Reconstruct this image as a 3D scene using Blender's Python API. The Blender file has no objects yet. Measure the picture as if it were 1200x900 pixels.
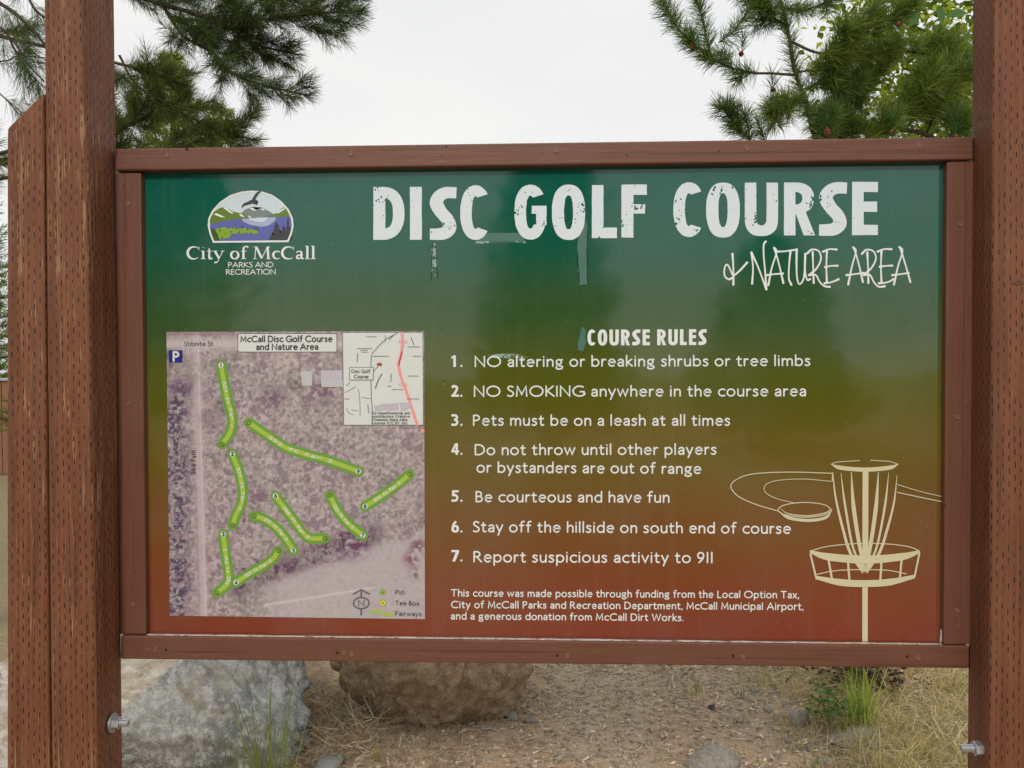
import bpy, bmesh, math, random
import numpy as np
from mathutils import Vector, Matrix, noise as mnoise
R = math.radians
random.seed(7); rng = np.random.default_rng(11)
C = bpy.context.scene.collection
sc = bpy.context.scene

# ------------------------------------------------------------------ camera
SIGN_Z = 1.472                                   # height of the sign's centre
CAM = np.array([0.0113, -1.7753, SIGN_Z + 0.0781])
YAW, PIT, ROL, FPX = R(2.12), R(-1.023), R(-0.164), 906.0
_R = np.array([math.cos(YAW), math.sin(YAW), 0.0])
_F = np.array([-math.sin(YAW)*math.cos(PIT), math.cos(YAW)*math.cos(PIT), math.sin(PIT)])
_U = np.cross(_R, _F)
_R2 = math.cos(ROL)*_R + math.sin(ROL)*_U
_U2 = -math.sin(ROL)*_R + math.cos(ROL)*_U
cam = bpy.data.objects.new('camera', bpy.data.cameras.new('camera'))
C.objects.link(cam); sc.camera = cam
cam.matrix_world = Matrix(((_R2[0], _U2[0], -_F[0], CAM[0]), (_R2[1], _U2[1], -_F[1], CAM[1]),
                           (_R2[2], _U2[2], -_F[2], CAM[2]), (0, 0, 0, 1)))
cam.data.sensor_width = 36.0; cam.data.lens = FPX/1200*36.0
cam.data.clip_start = 0.02; cam.data.clip_end = 2000

# ------------------------------------------------------------------ world and sun
SUN_EL, SUN_AZ = R(32), R(186)                 # hazy low sun straight behind the camera
w = bpy.data.worlds.new('World'); sc.world = w; w.use_nodes = True
nt = w.node_tree; nt.nodes.clear()
out = nt.nodes.new('ShaderNodeOutputWorld'); bg = nt.nodes.new('ShaderNodeBackground')
sky = nt.nodes.new('ShaderNodeTexSky'); sky.sky_type = 'NISHITA'; sky.sun_disc = False
sky.sun_elevation = SUN_EL; sky.sun_rotation = SUN_AZ; sky.dust_density = 1.5; sky.air_density = 1.0; sky.ozone_density = 1
mix = nt.nodes.new('ShaderNodeMixRGB'); mix.blend_type = 'MIX'; mix.inputs[0].default_value = 0.965
tc = nt.nodes.new('ShaderNodeTexCoord'); mp = nt.nodes.new('ShaderNodeMapping'); mp.inputs['Scale'].default_value = (1, 1, 3)
cn = nt.nodes.new('ShaderNodeTexNoise'); cn.inputs['Scale'].default_value = 1.6; cn.inputs['Detail'].default_value = 5
cr = nt.nodes.new('ShaderNodeValToRGB')
cr.color_ramp.elements[0].position = 0.3; cr.color_ramp.elements[0].color = (7.0, 7.15, 7.3, 1)
cr.color_ramp.elements[1].position = 0.7; cr.color_ramp.elements[1].color = (8.3, 8.15, 7.95, 1)
nt.links.new(tc.outputs['Generated'], mp.inputs[0]); nt.links.new(mp.outputs[0], cn.inputs['Vector'])
nt.links.new(cn.outputs[0], cr.inputs[0]); nt.links.new(sky.outputs[0], mix.inputs[1]); nt.links.new(cr.outputs[0], mix.inputs[2])
nt.links.new(mix.outputs[0], bg.inputs[0]); bg.inputs[1].default_value = 0.1
nt.links.new(bg.outputs[0], out.inputs[0])
sun = bpy.data.objects.new('sun', bpy.data.lights.new('sun', 'SUN')); C.objects.link(sun)
sun.data.energy = 1.6; sun.data.angle = R(8); sun.data.color = (1.0, 0.90, 0.76)
sdir = Vector((math.sin(SUN_AZ)*math.cos(SUN_EL), math.cos(SUN_AZ)*math.cos(SUN_EL), math.sin(SUN_EL)))
sun.rotation_euler = sdir.to_track_quat('Z', 'Y').to_euler()
sc.view_settings.view_transform = 'Standard'; sc.view_settings.look = 'None'
sc.view_settings.exposure = 0.22; sc.view_settings.gamma = 1.0
sc.render.engine = 'CYCLES'

# ------------------------------------------------------------------ helpers
def ray(x, y):
    return _F + (x-600)/FPX*_R2 - (y-450)/FPX*_U2
def onY(x, y, Y=0.0):                            # photo pixel -> point on the plane Y = const
    d = ray(x, y); t = (Y-CAM[1])/d[1]; return CAM + d*t
def atD(x, y, D):                                # photo pixel -> point D metres ahead
    return CAM + ray(x, y)*D
def onG(x, y, z=0.0):
    d = ray(x, y); t = (z-CAM[2])/d[2]; return CAM + d*t
def mesh_obj(name, verts, faces, mat, parent=None, smooth=False, origin=None):
    me = bpy.data.meshes.new(name); me.from_pydata([tuple(map(float, v)) for v in verts], [], [tuple(int(i) for i in f) for f in faces]); me.update()
    if smooth: me.polygons.foreach_set('use_smooth', [True]*len(me.polygons))
    if mat: me.materials.append(mat)
    o = bpy.data.objects.new(name, me); C.objects.link(o)
    if parent: o.parent = parent
    if origin is not None:
        me.transform(Matrix.Translation(-Vector(origin))); o.location = origin
    return o
def tag(o, label=None, cat=None, group=None, kind=None):
    if label: o['label'] = label
    if cat: o['category'] = cat
    if group: o['group'] = group
    if kind: o['kind'] = kind
    return o
def empty(name, loc, label, cat, group=None):
    o = bpy.data.objects.new(name, None); C.objects.link(o); o.location = loc; o.empty_display_size = .1
    return tag(o, label, cat, group)
def lin(r, g, b):
    f = lambda c: (c/255/12.92 if c/255 <= .04045 else ((c/255+.055)/1.055)**2.4)
    return (f(r), f(g), f(b), 1)
def new_mat(name, col=(.5, .5, .5, 1), rough=.6, spec=.5):
    m = bpy.data.materials.new(name); m.use_nodes = True
    b = m.node_tree.nodes['Principled BSDF']
    b.inputs['Base Color'].default_value = col; b.inputs['Roughness'].default_value = rough
    b.inputs['Specular IOR Level'].default_value = spec
    return m, m.node_tree, b
def N(t, kind, **kw):
    n = t.nodes.new(kind)
    for k, v in kw.items():
        if k in n.inputs: n.inputs[k].default_value = v
        else: setattr(n, k, v)
    return n
def ramp(t, src, stops):
    r = t.nodes.new('ShaderNodeValToRGB'); e = r.color_ramp.elements
    while len(e) < len(stops): e.new(.5)
    for i, (p, c) in enumerate(stops):
        e[i].position = p; e[i].color = c if isinstance(c, (tuple, list)) else (c, c, c, 1)
    t.links.new(src, r.inputs[0]); return r
def mixc(t, fac, a, b, mode='MIX'):
    m = t.nodes.new('ShaderNodeMixRGB'); m.blend_type = mode
    for i, v in enumerate((fac, a, b)):
        if isinstance(v, (int, float)): m.inputs[i].default_value = v
        elif isinstance(v, tuple): m.inputs[i].default_value = v
        else: t.links.new(v, m.inputs[i])
    return m.outputs[0]
def mth(t, op, a, b=0.0, c=None):
    m = t.nodes.new('ShaderNodeMath'); m.operation = op
    for i, v in enumerate((a, b, c)):
        if v is None: continue
        if isinstance(v, (int, float)): m.inputs[i].default_value = v
        else: t.links.new(v, m.inputs[i])
    return m.outputs[0]
def noise(t, vec, scale, detail=4, rough=.55, dist=0):
    n = N(t, 'ShaderNodeTexNoise', Scale=scale, Detail=detail, Roughness=rough, Distortion=dist)
    if vec is not None: t.links.new(vec, n.inputs['Vector'])
    return n.outputs[0]
def mapping(t, vec, scale=(1, 1, 1), loc=(0, 0, 0)):
    m = t.nodes.new('ShaderNodeMapping'); m.inputs['Scale'].default_value = scale; m.inputs['Location'].default_value = loc
    t.links.new(vec, m.inputs[0]); return m.outputs[0]
def bump(t, b, h, strength=.4, dist=.002):
    n = N(t, 'ShaderNodeBump', Strength=strength, Distance=dist); t.links.new(h, n.inputs['Height'])
    t.links.new(n.outputs[0], b.inputs['Normal']); return n
def smooth_path(pts, per=6, closed=False):
    P = np.array(pts, float); n = len(P)
    if n < 3: return P
    out = []
    rng_ = range(n if closed else n-1)
    for i in rng_:
        p1, p2 = P[i], P[(i+1) % n]
        p0 = P[(i-1) % n] if (closed or i > 0) else 2*p1-p2
        p3 = P[(i+2) % n] if (closed or i < n-2) else 2*p2-p1
        for k in range(per):
            t = k/per
            out.append(.5*((2*p1)+(-p0+p2)*t+(2*p0-5*p1+4*p2-p3)*t*t+(-p0+3*p1-3*p2+p3)*t**3))
    if not closed: out.append(P[-1])
    return np.array(out)

# ------------------------------------------------------------------ materials of the sign
def gradient_nodes(t):
    """printed colour gradient of the panel, by height on the sign"""
    tc = t.nodes.new('ShaderNodeTexCoord'); sx = t.nodes.new('ShaderNodeSeparateXYZ')
    t.links.new(tc.outputs['Object'], sx.inputs[0])
    wob = noise(t, tc.outputs['Object'], 2.2, 2)
    z = mth(t, 'ADD', sx.outputs['Z'], mth(t, 'MULTIPLY', mth(t, 'SUBTRACT', wob, .5), .09))
    v = mth(t, 'MULTIPLY_ADD', z, 1/1.10, .5)
    r = ramp(t, v, PANEL_STOPS)
    r.color_ramp.interpolation = 'EASE'
    return r.outputs[0], tc
PANEL_STOPS = [(0.0, (.185, .0330, .0150, 1)), (.10, (.178, .042, .0130, 1)), (.24, (.150, .062, .012, 1)),
               (.40, (.120, .088, .0100, 1)), (.55, (.078, .092, .0100, 1)), (.70, (.030, .080, .022, 1)), (.84, (.007, .090, .056, 1)), (1.0, (.003, .095, .072, 1))]
M = {}
def build_sign_materials():
    m, t, b = new_mat('panel_print', rough=.16, spec=.65)
    g, tc = gradient_nodes(t)
    sm = noise(t, tc.outputs['Object'], 3.5, 5, .6)                  # wiped dust and fading
    g2 = mixc(t, mth(t, 'MULTIPLY', ramp(t, sm, [(.45, 0.0), (.75, 1.0)]).outputs[0], .10), g, (.20, .23, .22, 1))
    run = noise(t, mapping(t, tc.outputs['Object'], (26, 26, 1.1)), 1.0, 4, .6)   # rain runs and dust
    g2 = mixc(t, mth(t, 'MULTIPLY', ramp(t, run, [(.52, 0.0), (.78, 1.0)]).outputs[0], .05), g2, (.25, .26, .22, 1))
    spk = noise(t, tc.outputs['Object'], 210, 2)
    g2 = mixc(t, mth(t, 'MULTIPLY', ramp(t, spk, [(.70, 0.0), (.76, 1.0)]).outputs[0], .35), g2, (.30, .32, .28, 1))
    t.links.new(g2, b.inputs['Base Color'])
    rr = ramp(t, noise(t, tc.outputs['Object'], 6, 4), [(.3, .045), (.7, .085)]); t.links.new(rr.outputs[0], b.inputs['Roughness'])
    bump(t, b, noise(t, tc.outputs['Object'], 5, 2), .12, .01)
    M['panel'] = m
    def ink(name, col, wear=0.0, rough=.25):
        m, t, b = new_mat(name, rough=rough, spec=.5)
        g, tc = gradient_nodes(t)
        if wear:
            v = t.nodes.new('ShaderNodeTexVoronoi'); v.inputs['Scale'].default_value = 150; t.links.new(tc.outputs['Object'], v.inputs['Vector'])
            big = noise(t, tc.outputs['Object'], 26, 3, .6)
            wob = noise(t, tc.outputs['Object'], 240, 2)
            d = mth(t, 'ADD', v.outputs['Distance'], mth(t, 'MULTIPLY', wob, .25))
            thr = ramp(t, big, [(.47 if wear < 1 else .30, 0.0), (.68, wear)]).outputs[0]
            mask = mth(t, 'LESS_THAN', d, thr)
            t.links.new(mixc(t, mask, col, g), b.inputs['Base Color'])
        else:
            sm = noise(t, tc.outputs['Object'], 30, 3)
            t.links.new(mixc(t, sm, tuple(c*.94 for c in col[:3])+(1,), tuple(min(1, c*1.05) for c in col[:3])+(1,)), b.inputs['Base Color'])
        return m
    M['title'] = ink('title_ink_worn', (.60, .69, .76, 1), .62)
    M['white'] = ink('white_ink', (.68, .73, .74, 1))
    M['cream'] = ink('cream_ink', (.56, .53, .36, 1))
    M['residue'] = ink('tape_residue', (.060, .155, .125, 1), 0, .25)
    M['residue_speck'] = ink('tape_residue_specks', (.22, .34, .30, 1), 1.6, .5)
    for k, c in dict(ink_black=(.02, .02, .03, 1), ink_blue=(.012, .022, .22, 1), ink_paper=(.60, .64, .64, 1), ink_green=(.14, .31, .055, 1), ink_lime=(.33, .48, .065, 1),
                     ink_red=(.5, .03, .03, 1), ink_pink=(.75, .30, .30, 1), ink_grey=(.13, .13, .145, 1), ink_lilac=(.47, .44, .52, 1), ink_yellow=(.7, .65, .03, 1),
                     ink_sky=(.52, .64, .72, 1), ink_lake=(.10, .12, .38, 1), ink_lakelight=(.34, .40, .62, 1), ink_hill=(.11, .19, .025, 1), ink_mount=(.17, .22, .22, 1),
                     ink_bush=(.20, .36, .02, 1), ink_pine=(.04, .045, .05, 1), ink_snow=(.75, .8, .82, 1), ink_deep=(.035, .09, .02, 1), ink_roof=(.45, .47, .50, 1)).items():
        M[k] = ink(k, c)
    m, t, b = new_mat('aerial_print', rough=.32, spec=.5)
    a = t.nodes.new('ShaderNodeVertexColor'); a.layer_name = 'print'; t.links.new(a.outputs[0], b.inputs['Base Color']); M['aerial'] = m
    # painted frame timber
    def painted(name, vert):
        m, t, b = new_mat(name, rough=.5, spec=.35)
        tc = t.nodes.new('ShaderNodeTexCoord'); o = tc.outputs['Object']
        s = (90, 90, 5) if vert else (5, 90, 90)
        gr = noise(t, mapping(t, o, s), 1.0, 5, .6)
        bl = noise(t, o, 5, 4, .6)
        c = mixc(t, gr, (.098, .037, .022, 1), (.158, .063, .038, 1))
        c = mixc(t, mth(t, 'MULTIPLY', ramp(t, bl, [(.35, 0.0), (.7, 1.0)]).outputs[0], .45), c, (.150, .068, .047, 1))
        fl = noise(t, o, 60, 3)
        c = mixc(t, mth(t, 'GREATER_THAN', fl, .725), c, (.05, .025, .018, 1))
        chip = noise(t, mapping(t, o, (260, 260, 20) if vert else (20, 260, 260)), 1.0, 3)
        c = mixc(t, mth(t, 'MULTIPLY', mth(t, 'GREATER_THAN', chip, .71), .6), c, (.26, .15, .10, 1))
        dk = noise(t, mapping(t, o, (120, 120, 2) if vert else (2, 120, 120), (3, 3, 3)), 1.0, 3)
        c = mixc(t, mth(t, 'MULTIPLY', ramp(t, dk, [(.57, 0.0), (.66, 1.0)]).outputs[0], .5), c, (.05, .022, .014, 1))
        t.links.new(c, b.inputs['Base Color'])
        bump(t, b, mth(t, 'ADD', gr, mth(t, 'MULTIPLY', fl, .5)), .5, .0018)
        return m
    M['rail'] = painted('painted_rail_wood', False); M['stile'] = painted('painted_stile_wood', True)
    # incised pressure treated posts
    def post_mat(name, wear, pitch=.0125, rowp=.0265, worn_front=True, stain=(.158, .056, .026, 1)):
        m, t, b = new_mat(name, rough=.62, spec=.3)
        uv = t.nodes.new('ShaderNodeUVMap').outputs[0]
        dis = N(t, 'ShaderNodeTexNoise', Scale=9, Detail=2); t.links.new(uv, dis.inputs['Vector'])
        s = t.nodes.new('ShaderNodeSeparateXYZ'); t.links.new(uv, s.inputs[0])
        wob = mth(t, 'MULTIPLY', mth(t, 'SUBTRACT', dis.outputs[0], .5), .007)
        u = mth(t, 'DIVIDE', mth(t, 'ADD', s.outputs[0], wob), pitch)
        col = mth(t, 'FLOOR', u)
        fu = mth(t, 'SUBTRACT', mth(t, 'FRACT', u), .5)
        rnd = mth(t, 'FRACT', mth(t, 'MULTIPLY', mth(t, 'SINE', mth(t, 'MULTIPLY', col, 12.989)), 437.5))
        v = mth(t, 'ADD', mth(t, 'DIVIDE', s.outputs[1], rowp), mth(t, 'MULTIPLY', mth(t, 'MODULO', col, 2), .5))
        v = mth(t, 'ADD', v, mth(t, 'MULTIPLY', rnd, .22))
        fv = mth(t, 'SUBTRACT', mth(t, 'FRACT', v), .5)
        fine = noise(t, mapping(t, uv, (500, 90, 1)), 1, 2)
        wv = mth(t, 'ADD', .22, mth(t, 'MULTIPLY', mth(t, 'SUBTRACT', fine, .5), .25))
        inu = mth(t, 'LESS_THAN', mth(t, 'ABSOLUTE', fu), mth(t, 'ADD', .05, mth(t, 'MULTIPLY', fine, .10)))
        inv = mth(t, 'LESS_THAN', mth(t, 'ABSOLUTE', fv), wv)
        dash = mth(t, 'MULTIPLY', inu, inv)
        dash = mth(t, 'MULTIPLY', dash, ramp(t, noise(t, mapping(t, uv, (8, 8, 1)), 3, 2), [(.36, .0), (.52, 1.0)]).outputs[0])
        grain = noise(t, mapping(t, uv, (170, 3.2, 1)), 1.0, 6, .62, .6)
        grain2 = noise(t, mapping(t, uv, (45, 1.3, 1)), 1.0, 4, .5, .8)
        blot = noise(t, mapping(t, uv, (6, 3, 1)), 1.0, 4, .6)
        c = mixc(t, ramp(t, grain, [(.25, 0.0), (.75, 1.0)]).outputs[0], tuple(x*.50 for x in stain[:3])+(1,), tuple(x*1.3 for x in stain[:3])+(1,))
        c = mixc(t, mth(t, 'MULTIPLY', ramp(t, blot, [(.3, 0.0), (.7, 1.0)]).outputs[0], .6), c, (.215, .090, .047, 1))
        c = mixc(t, mth(t, 'MULTIPLY', ramp(t, grain2, [(.52, 0.0), (.62, 1.0)]).outputs[0], .35), c, (.06, .024, .014, 1))
        crk = noise(t, mapping(t, uv, (150, 1.1, 1), (7, 2, 0)), 1.0, 2, .4, .5)
        c = mixc(t, mth(t, 'MULTIPLY', mth(t, 'GREATER_THAN', crk, .725), .8), c, (.03, .012, .008, 1))
        # worn paint showing pale wood, in long thin streaks
        st = noise(t, mapping(t, uv, (330, 10, 1), (3.1, 1.7, 0)), 1.0, 3, .5, .3)
        area = noise(t, mapping(t, uv, (26, 1.8, 1), (.4, 8, 0)), 1.0, 2)
        thr = mth(t, 'SUBTRACT', .79-wear*.155, mth(t, 'MULTIPLY', mth(t, 'SUBTRACT', area, .5), .55))
        worn = mth(t, 'GREATER_THAN', st, thr)
        c = mixc(t, mth(t, 'MULTIPLY', worn, .6), c, (.36, .215, .115, 1))
        c = mixc(t, dash, c, (.022, .009, .006, 1))
        t.links.new(c, b.inputs['Base Color'])
        h = mth(t, 'ADD', mth(t, 'MULTIPLY', grain, .5), mth(t, 'MULTIPLY', dash, -1.3))
        h = mth(t, 'ADD', h, mth(t, 'MULTIPLY', worn, -.35))
        bump(t, b, h, .65, .0022)
        return m
    M['post_worn'] = post_mat('incised_worn_wood', 1.0)
    M['post'] = post_mat('incised_wood', .25, .0120, .0275)
    m, t, b = new_mat('knot_wood', (.08, .03, .017, 1), .6, .3)
    tc = t.nodes.new('ShaderNodeTexCoord'); wv = N(t, 'ShaderNodeTexWave', Scale=120, Distortion=2.5, wave_type='RINGS', rings_direction='Y'); t.links.new(tc.outputs['Object'], wv.inputs['Vector'])
    t.links.new(mixc(t, wv.outputs['Fac'], (.035, .014, .009, 1), (.27, .14, .08, 1)), b.inputs['Base Color']); bump(t, b, wv.outputs['Fac'], .6, .002); M['knot'] = m
    m, t, b = new_mat('zinc', (.55, .57, .60, 1), .38, .5); b.inputs['Metallic'].default_value = .85
    tc = t.nodes.new('ShaderNodeTexCoord'); t.links.new(mixc(t, noise(t, tc.outputs['Object'], 90, 4), (.36, .38, .41, 1), (.62, .64, .67, 1)), b.inputs['Base Color']); M['zinc'] = m
    M['screw'] = new_mat('painted_screw', (.19, .095, .065, 1), .45)[0]
    M['hole'] = new_mat('dark_hole', (.018, .009, .006, 1), .8)[0]
    m, t, b = new_mat('chipped_white_edge', rough=.7)
    tc = t.nodes.new('ShaderNodeTexCoord'); f = ramp(t, noise(t, mapping(t, tc.outputs['Object'], (14, 60, 60)), 4, 5, .7), [(.40, 0.0), (.5, 1.0)]).outputs[0]
    t.links.new(mixc(t, f, (.20, .10, .07, 1), (.62, .58, .55, 1)), b.inputs['Base Color']); M['chip'] = m
build_sign_materials()

# ------------------------------------------------------------------ flat print drawing tools (photo pixels on the panel plane)
PANEL_Y = 0.020
class Print:
    """collects flat strokes and fills; each lies a hair above the one before"""
    def __init__(s, base=0.0004): s.v = []; s.f = []; s.k = 0; s.base = base
    def P(s, x, y, off):
        p = onY(x, y, PANEL_Y-off); return (p[0], p[1], p[2]-SIGN_Z)
    def off(s):
        s.k += 1; return s.base+(s.k % 24)*0.000018
    def strip(s, A, B, closed=False):
        o = s.off(); n = len(A); b = len(s.v)
        for p, q in zip(A, B): s.v.append(s.P(p[0], p[1], o)); s.v.append(s.P(q[0], q[1], o))
        for i in range(n if closed else n-1):
            j = (i+1) % n; s.f.append((b+2*i, b+2*i+1, b+2*j+1, b+2*j))
    def ribbon(s, pts, w, cap='round', closed=False):
        P = np.array(pts, float)
        if len(P) > 4 and not closed and np.linalg.norm(P[0]-P[-1]) < 1e-4: P = P[:-1]; closed = True
        n = len(P)
        W = np.full(n, w, float) if np.isscalar(w) else np.interp(np.linspace(0, 1, n), np.linspace(0, 1, len(w)), w)
        d = np.zeros_like(P)
        seg = np.diff(P, axis=0, append=P[:1] if closed else P[-1:])
        if not closed: seg[-1] = seg[-2] if n > 1 else (1, 0)
        L = np.maximum(np.linalg.norm(seg, axis=1), 1e-6)[:, None]; seg = seg/L
        for i in range(n):
            a = seg[i-1] if (i > 0 or closed) else seg[0]; b_ = seg[i] if i < n-1 or closed else seg[i-1] if n > 1 else seg[i]
            m = a+b_; l = np.linalg.norm(m); m = m/l if l > 1e-3 else a
            k = 1/max(.5, abs(m@a)); d[i] = (-m[1]*k, m[0]*k)
        A = list(P+d*W[:, None]/2); B = list(P-d*W[:, None]/2)
        if cap == 'round' and not closed:
            for end in (0, -1):
                r = W[end]/2; t = -seg[0] if end == 0 else seg[-2] if n > 1 else seg[-1]
                nn = d[end]/max(1e-6, np.linalg.norm(d[end]))
                ca = [(P[end]+nn*r*math.cos(a)+t*r*math.sin(a), P[end]-nn*r*math.cos(a)+t*r*math.sin(a)) for a in (math.pi*.17, math.pi*.33, math.pi*.5-.05)]
                if end == 0:
                    for p, q in ca: A.insert(0, p); B.insert(0, q)
                else:
                    for p, q in ca: A.append(p); B.append(q)
        s.strip(A, B, closed)
    def fill(s, pts):
        o = s.off(); b = len(s.v)
        for p in pts: s.v.append(s.P(p[0], p[1], o))
        s.f.append(tuple(range(b, b+len(pts))))
    def disc(s, x, y, r, ry=None, n=14):
        ry = ry or r; s.fill([(x+r*math.cos(2*math.pi*i/n), y+ry*math.sin(2*math.pi*i/n)) for i in range(n)])
    def build(s, name, mat, parent, label=None):
        bm = bmesh.new(); vs = [bm.verts.new(v) for v in s.v]
        for f in s.f:
            try: bm.faces.new([vs[i] for i in f])
            except ValueError: pass
        big = [f for f in bm.faces if len(f.verts) > 4]
        if big: bmesh.ops.triangulate(bm, faces=big)
        for f in bm.faces:
            f.normal_update()
            if f.normal.y > 0: f.normal_flip()
        me = bpy.data.meshes.new(name); bm.to_mesh(me); bm.free(); me.materials.append(mat)
        o = bpy.data.objects.new(name, me); C.objects.link(o); o.parent = parent
        if label: o['label'] = label
        return o

def arc(cx, cy, rx, ry, a0, a1, n=12, p=2.0):
    out = []
    for i in range(n+1):
        a = R(a0+(a1-a0)*i/n); c, s = math.cos(a), math.sin(a)
        out.append((cx+rx*math.copysign(abs(c)**(2/p), c), cy+ry*math.copysign(abs(s)**(2/p), s)))
    return out
S_ = lambda *p: [tuple(q) for q in smooth_path(p, 5)]
X = .68
def build_font():
    F = {}
    bowl = lambda cx, r, a0=0, a1=360: arc(cx, X/2, r, X/2-.0, a0, a1, 20)
    F['a'] = (.43, [S_((.06, .56), (.15, .66), (.30, .66), (.40, .56), (.41, .42), (.41, .0)), S_((.41, .40), (.22, .36), (.06, .27), (.04, .13), (.13, .02), (.27, .03), (.41, .16))])
    F['b'] = (.55, [[(.04, 1.05), (.04, 0)], arc(.28, X/2, .26, X/2, 158, -158, 18)])
    F['c'] = (.46, [arc(.32, X/2, .29, X/2, 55, 305, 16)])
    F['d'] = (.55, [[(.53, 1.05), (.53, 0)], arc(.29, X/2, .26, X/2, 22, 338, 18)])
    F['e'] = (.53, [[(.05, .37), (.52, .37)]+arc(.285, X/2, .25, X/2, 5, 310, 18)])
    F['f'] = (.33, [S_((.36, 1.04), (.24, 1.05), (.15, .95), (.14, .80), (.14, .0)), [(.0, X-.02), (.31, X-.02)]])
    F['g'] = (.52, [arc(.24, .43, .19, .23, 0, 360, 16), S_((.50, .66), (.38, .63)), S_((.14, .24), (.07, .14), (.12, .06), (.30, .04), (.48, -.02), (.50, -.16), (.36, -.27), (.14, -.27), (.03, -.17), (.10, -.03), (.16, .03))])
    F['h'] = (.47, [[(.04, 1.05), (.04, 0)], S_((.04, .46), (.16, .63), (.30, .67), (.42, .58), (.45, .42), (.45, 0))])
    F['i'] = (.08, [[(.04, X), (.04, 0)], [(.04, .93), (.04, .95)]])
    F['j'] = (.14, [S_((.10, X), (.10, -.1), (.0, -.25)), [(.10, .93), (.10, .95)]])
    F['k'] = (.45, [[(.04, 1.05), (.04, 0)], [(.42, X), (.07, .35)], [(.10, .38), (.47, 0)]])
    F['l'] = (.08, [[(.04, 1.05), (.04, 0)]])
    F['m'] = (.80, [[(.04, X), (.04, 0)], S_((.04, .46), (.14, .63), (.25, .67), (.36, .60), (.40, .44), (.40, 0)), S_((.40, .46), (.50, .63), (.62, .67), (.73, .60), (.77, .44), (.77, 0))])
    F['n'] = (.47, [[(.04, X), (.04, 0)], S_((.04, .46), (.16, .63), (.30, .67), (.42, .58), (.45, .42), (.45, 0))])
    F['o'] = (.58, [arc(.29, X/2, .28, X/2, 0, 360, 20)])
    F['p'] = (.55, [[(.04, X), (.04, -.33)], arc(.28, X/2, .26, X/2, 158, -158, 18)])
    F['q'] = (.55, [[(.53, X), (.53, -.33)], arc(.29, X/2, .26, X/2, 22, 338, 18)])
    F['r'] = (.30, [[(.04, X), (.04, 0)], S_((.04, .42), (.12, .60), (.22, .67), (.31, .64))])
    F['s'] = (.36, [S_((.34, .60), (.22, .67), (.08, .63), (.05, .50), (.16, .39), (.30, .29), (.34, .15), (.24, .02), (.12, .0), (.02, .07))])
    F['t'] = (.33, [S_((.13, .90), (.13, .20), (.17, .04), (.26, .0), (.34, .04)), [(.0, X-.02), (.32, X-.02)]])
    F['u'] = (.47, [S_((.04, X), (.04, .24), (.08, .08), (.20, .0), (.34, .05), (.45, .22)), [(.45, X), (.45, 0)]])
    F['v'] = (.47, [[(.0, X), (.235, .01), (.47, X)]])
    F['w'] = (.76, [[(.0, X), (.19, .01), (.38, X-.04), (.57, .01), (.76, X)]])
    F['x'] = (.45, [[(.02, X), (.44, 0)], [(.43, X), (.01, 0)]])
    F['y'] = (.47, [[(.0, X), (.245, .03)], [(.47, X), (.13, -.33)]])
    F['z'] = (.42, [[(.02, X), (.40, X), (.01, .0), (.42, .0)]])
    F['A'] = (.78, [[(.0, 0), (.39, 1.0), (.78, 0)], [(.14, .33), (.64, .33)]])
    F['B'] = (.52, [[(.04, 0), (.04, 1)], [(.04, 1)]+arc(.22, .765, .22, .235, 90, -90, 10)+[(.04, .53)], [(.2, .53)]+arc(.24, .265, .26, .265, 90, -90, 10)+[(.04, 0)]])
    F['C'] = (.80, [arc(.50, .5, .48, .5, 52, 308, 20)])
    F['D'] = (.74, [[(.04, 0), (.04, 1)], [(.04, 1), (.2, 1)]+arc(.26, .5, .46, .5, 82, -82, 16)+[(.2, 0), (.04, 0)]])
    F['E'] = (.48, [[(.46, 1), (.04, 1), (.04, 0), (.48, 0)], [(.04, .53), (.42, .53)]])
    F['F'] = (.46, [[(.46, 1), (.04, 1), (.04, 0)], [(.04, .53), (.42, .53)]])
    F['G'] = (.84, [arc(.50, .5, .48, .5, 55, 330, 20), [(.55, .44), (.84, .44), (.84, .12)]])
    F['H'] = (.66, [[(.04, 1), (.04, 0)], [(.62, 1), (.62, 0)], [(.04, .53), (.62, .53)]])
    F['I'] = (.08, [[(.04, 1), (.04, 0)]])
    F['J'] = (.24, [S_((.20, 1), (.20, .1), (.14, -.1), (.0, -.16))])
    F['K'] = (.60, [[(.04, 1), (.04, 0)], [(.56, 1), (.08, .50)], [(.10, .53), (.62, 0)]])
    F['L'] = (.44, [[(.04, 1), (.04, 0), (.44, 0)]])
    F['M'] = (.84, [[(.04, 0), (.10, 1), (.42, .18), (.74, 1), (.80, 0)]])
    F['N'] = (.76, [[(.04, 0), (.04, 1), (.72, .0), (.72, 1)]])
    F['O'] = (.98, [arc(.49, .5, .48, .5, 0, 360, 26)])
    F['P'] = (.50, [[(.04, 0), (.04, 1)], [(.04, 1), (.2, 1)]+arc(.22, .74, .25, .26, 85, -85, 10)+[(.04, .48)]])
    F['Q'] = (.98, [arc(.49, .5, .48, .5, 0, 360, 26), [(.55, .2), (.95, -.15)]])
    F['R'] = (.58, [[(.04, 0), (.04, 1)], [(.04, 1), (.2, 1)]+arc(.22, .75, .25, .25, 85, -85, 10)+[(.04, .50)], [(.24, .50), (.58, 0)]])
    F['S'] = (.46, [S_((.42, .92), (.28, 1.0), (.12, .96), (.05, .80), (.12, .64), (.30, .50), (.43, .36), (.45, .18), (.34, .03), (.18, .0), (.03, .08))])
    F['T'] = (.64, [[(.0, 1), (.64, 1)], [(.32, 1), (.32, 0)]])
    F['U'] = (.66, [[(.04, 1), (.04, .35)]+arc(.33, .32, .29, .32, 185, 355, 12)+[(.62, .35), (.62, 1)]])
    F['V'] = (.70, [[(.0, 1), (.35, .0), (.70, 1)]])
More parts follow.
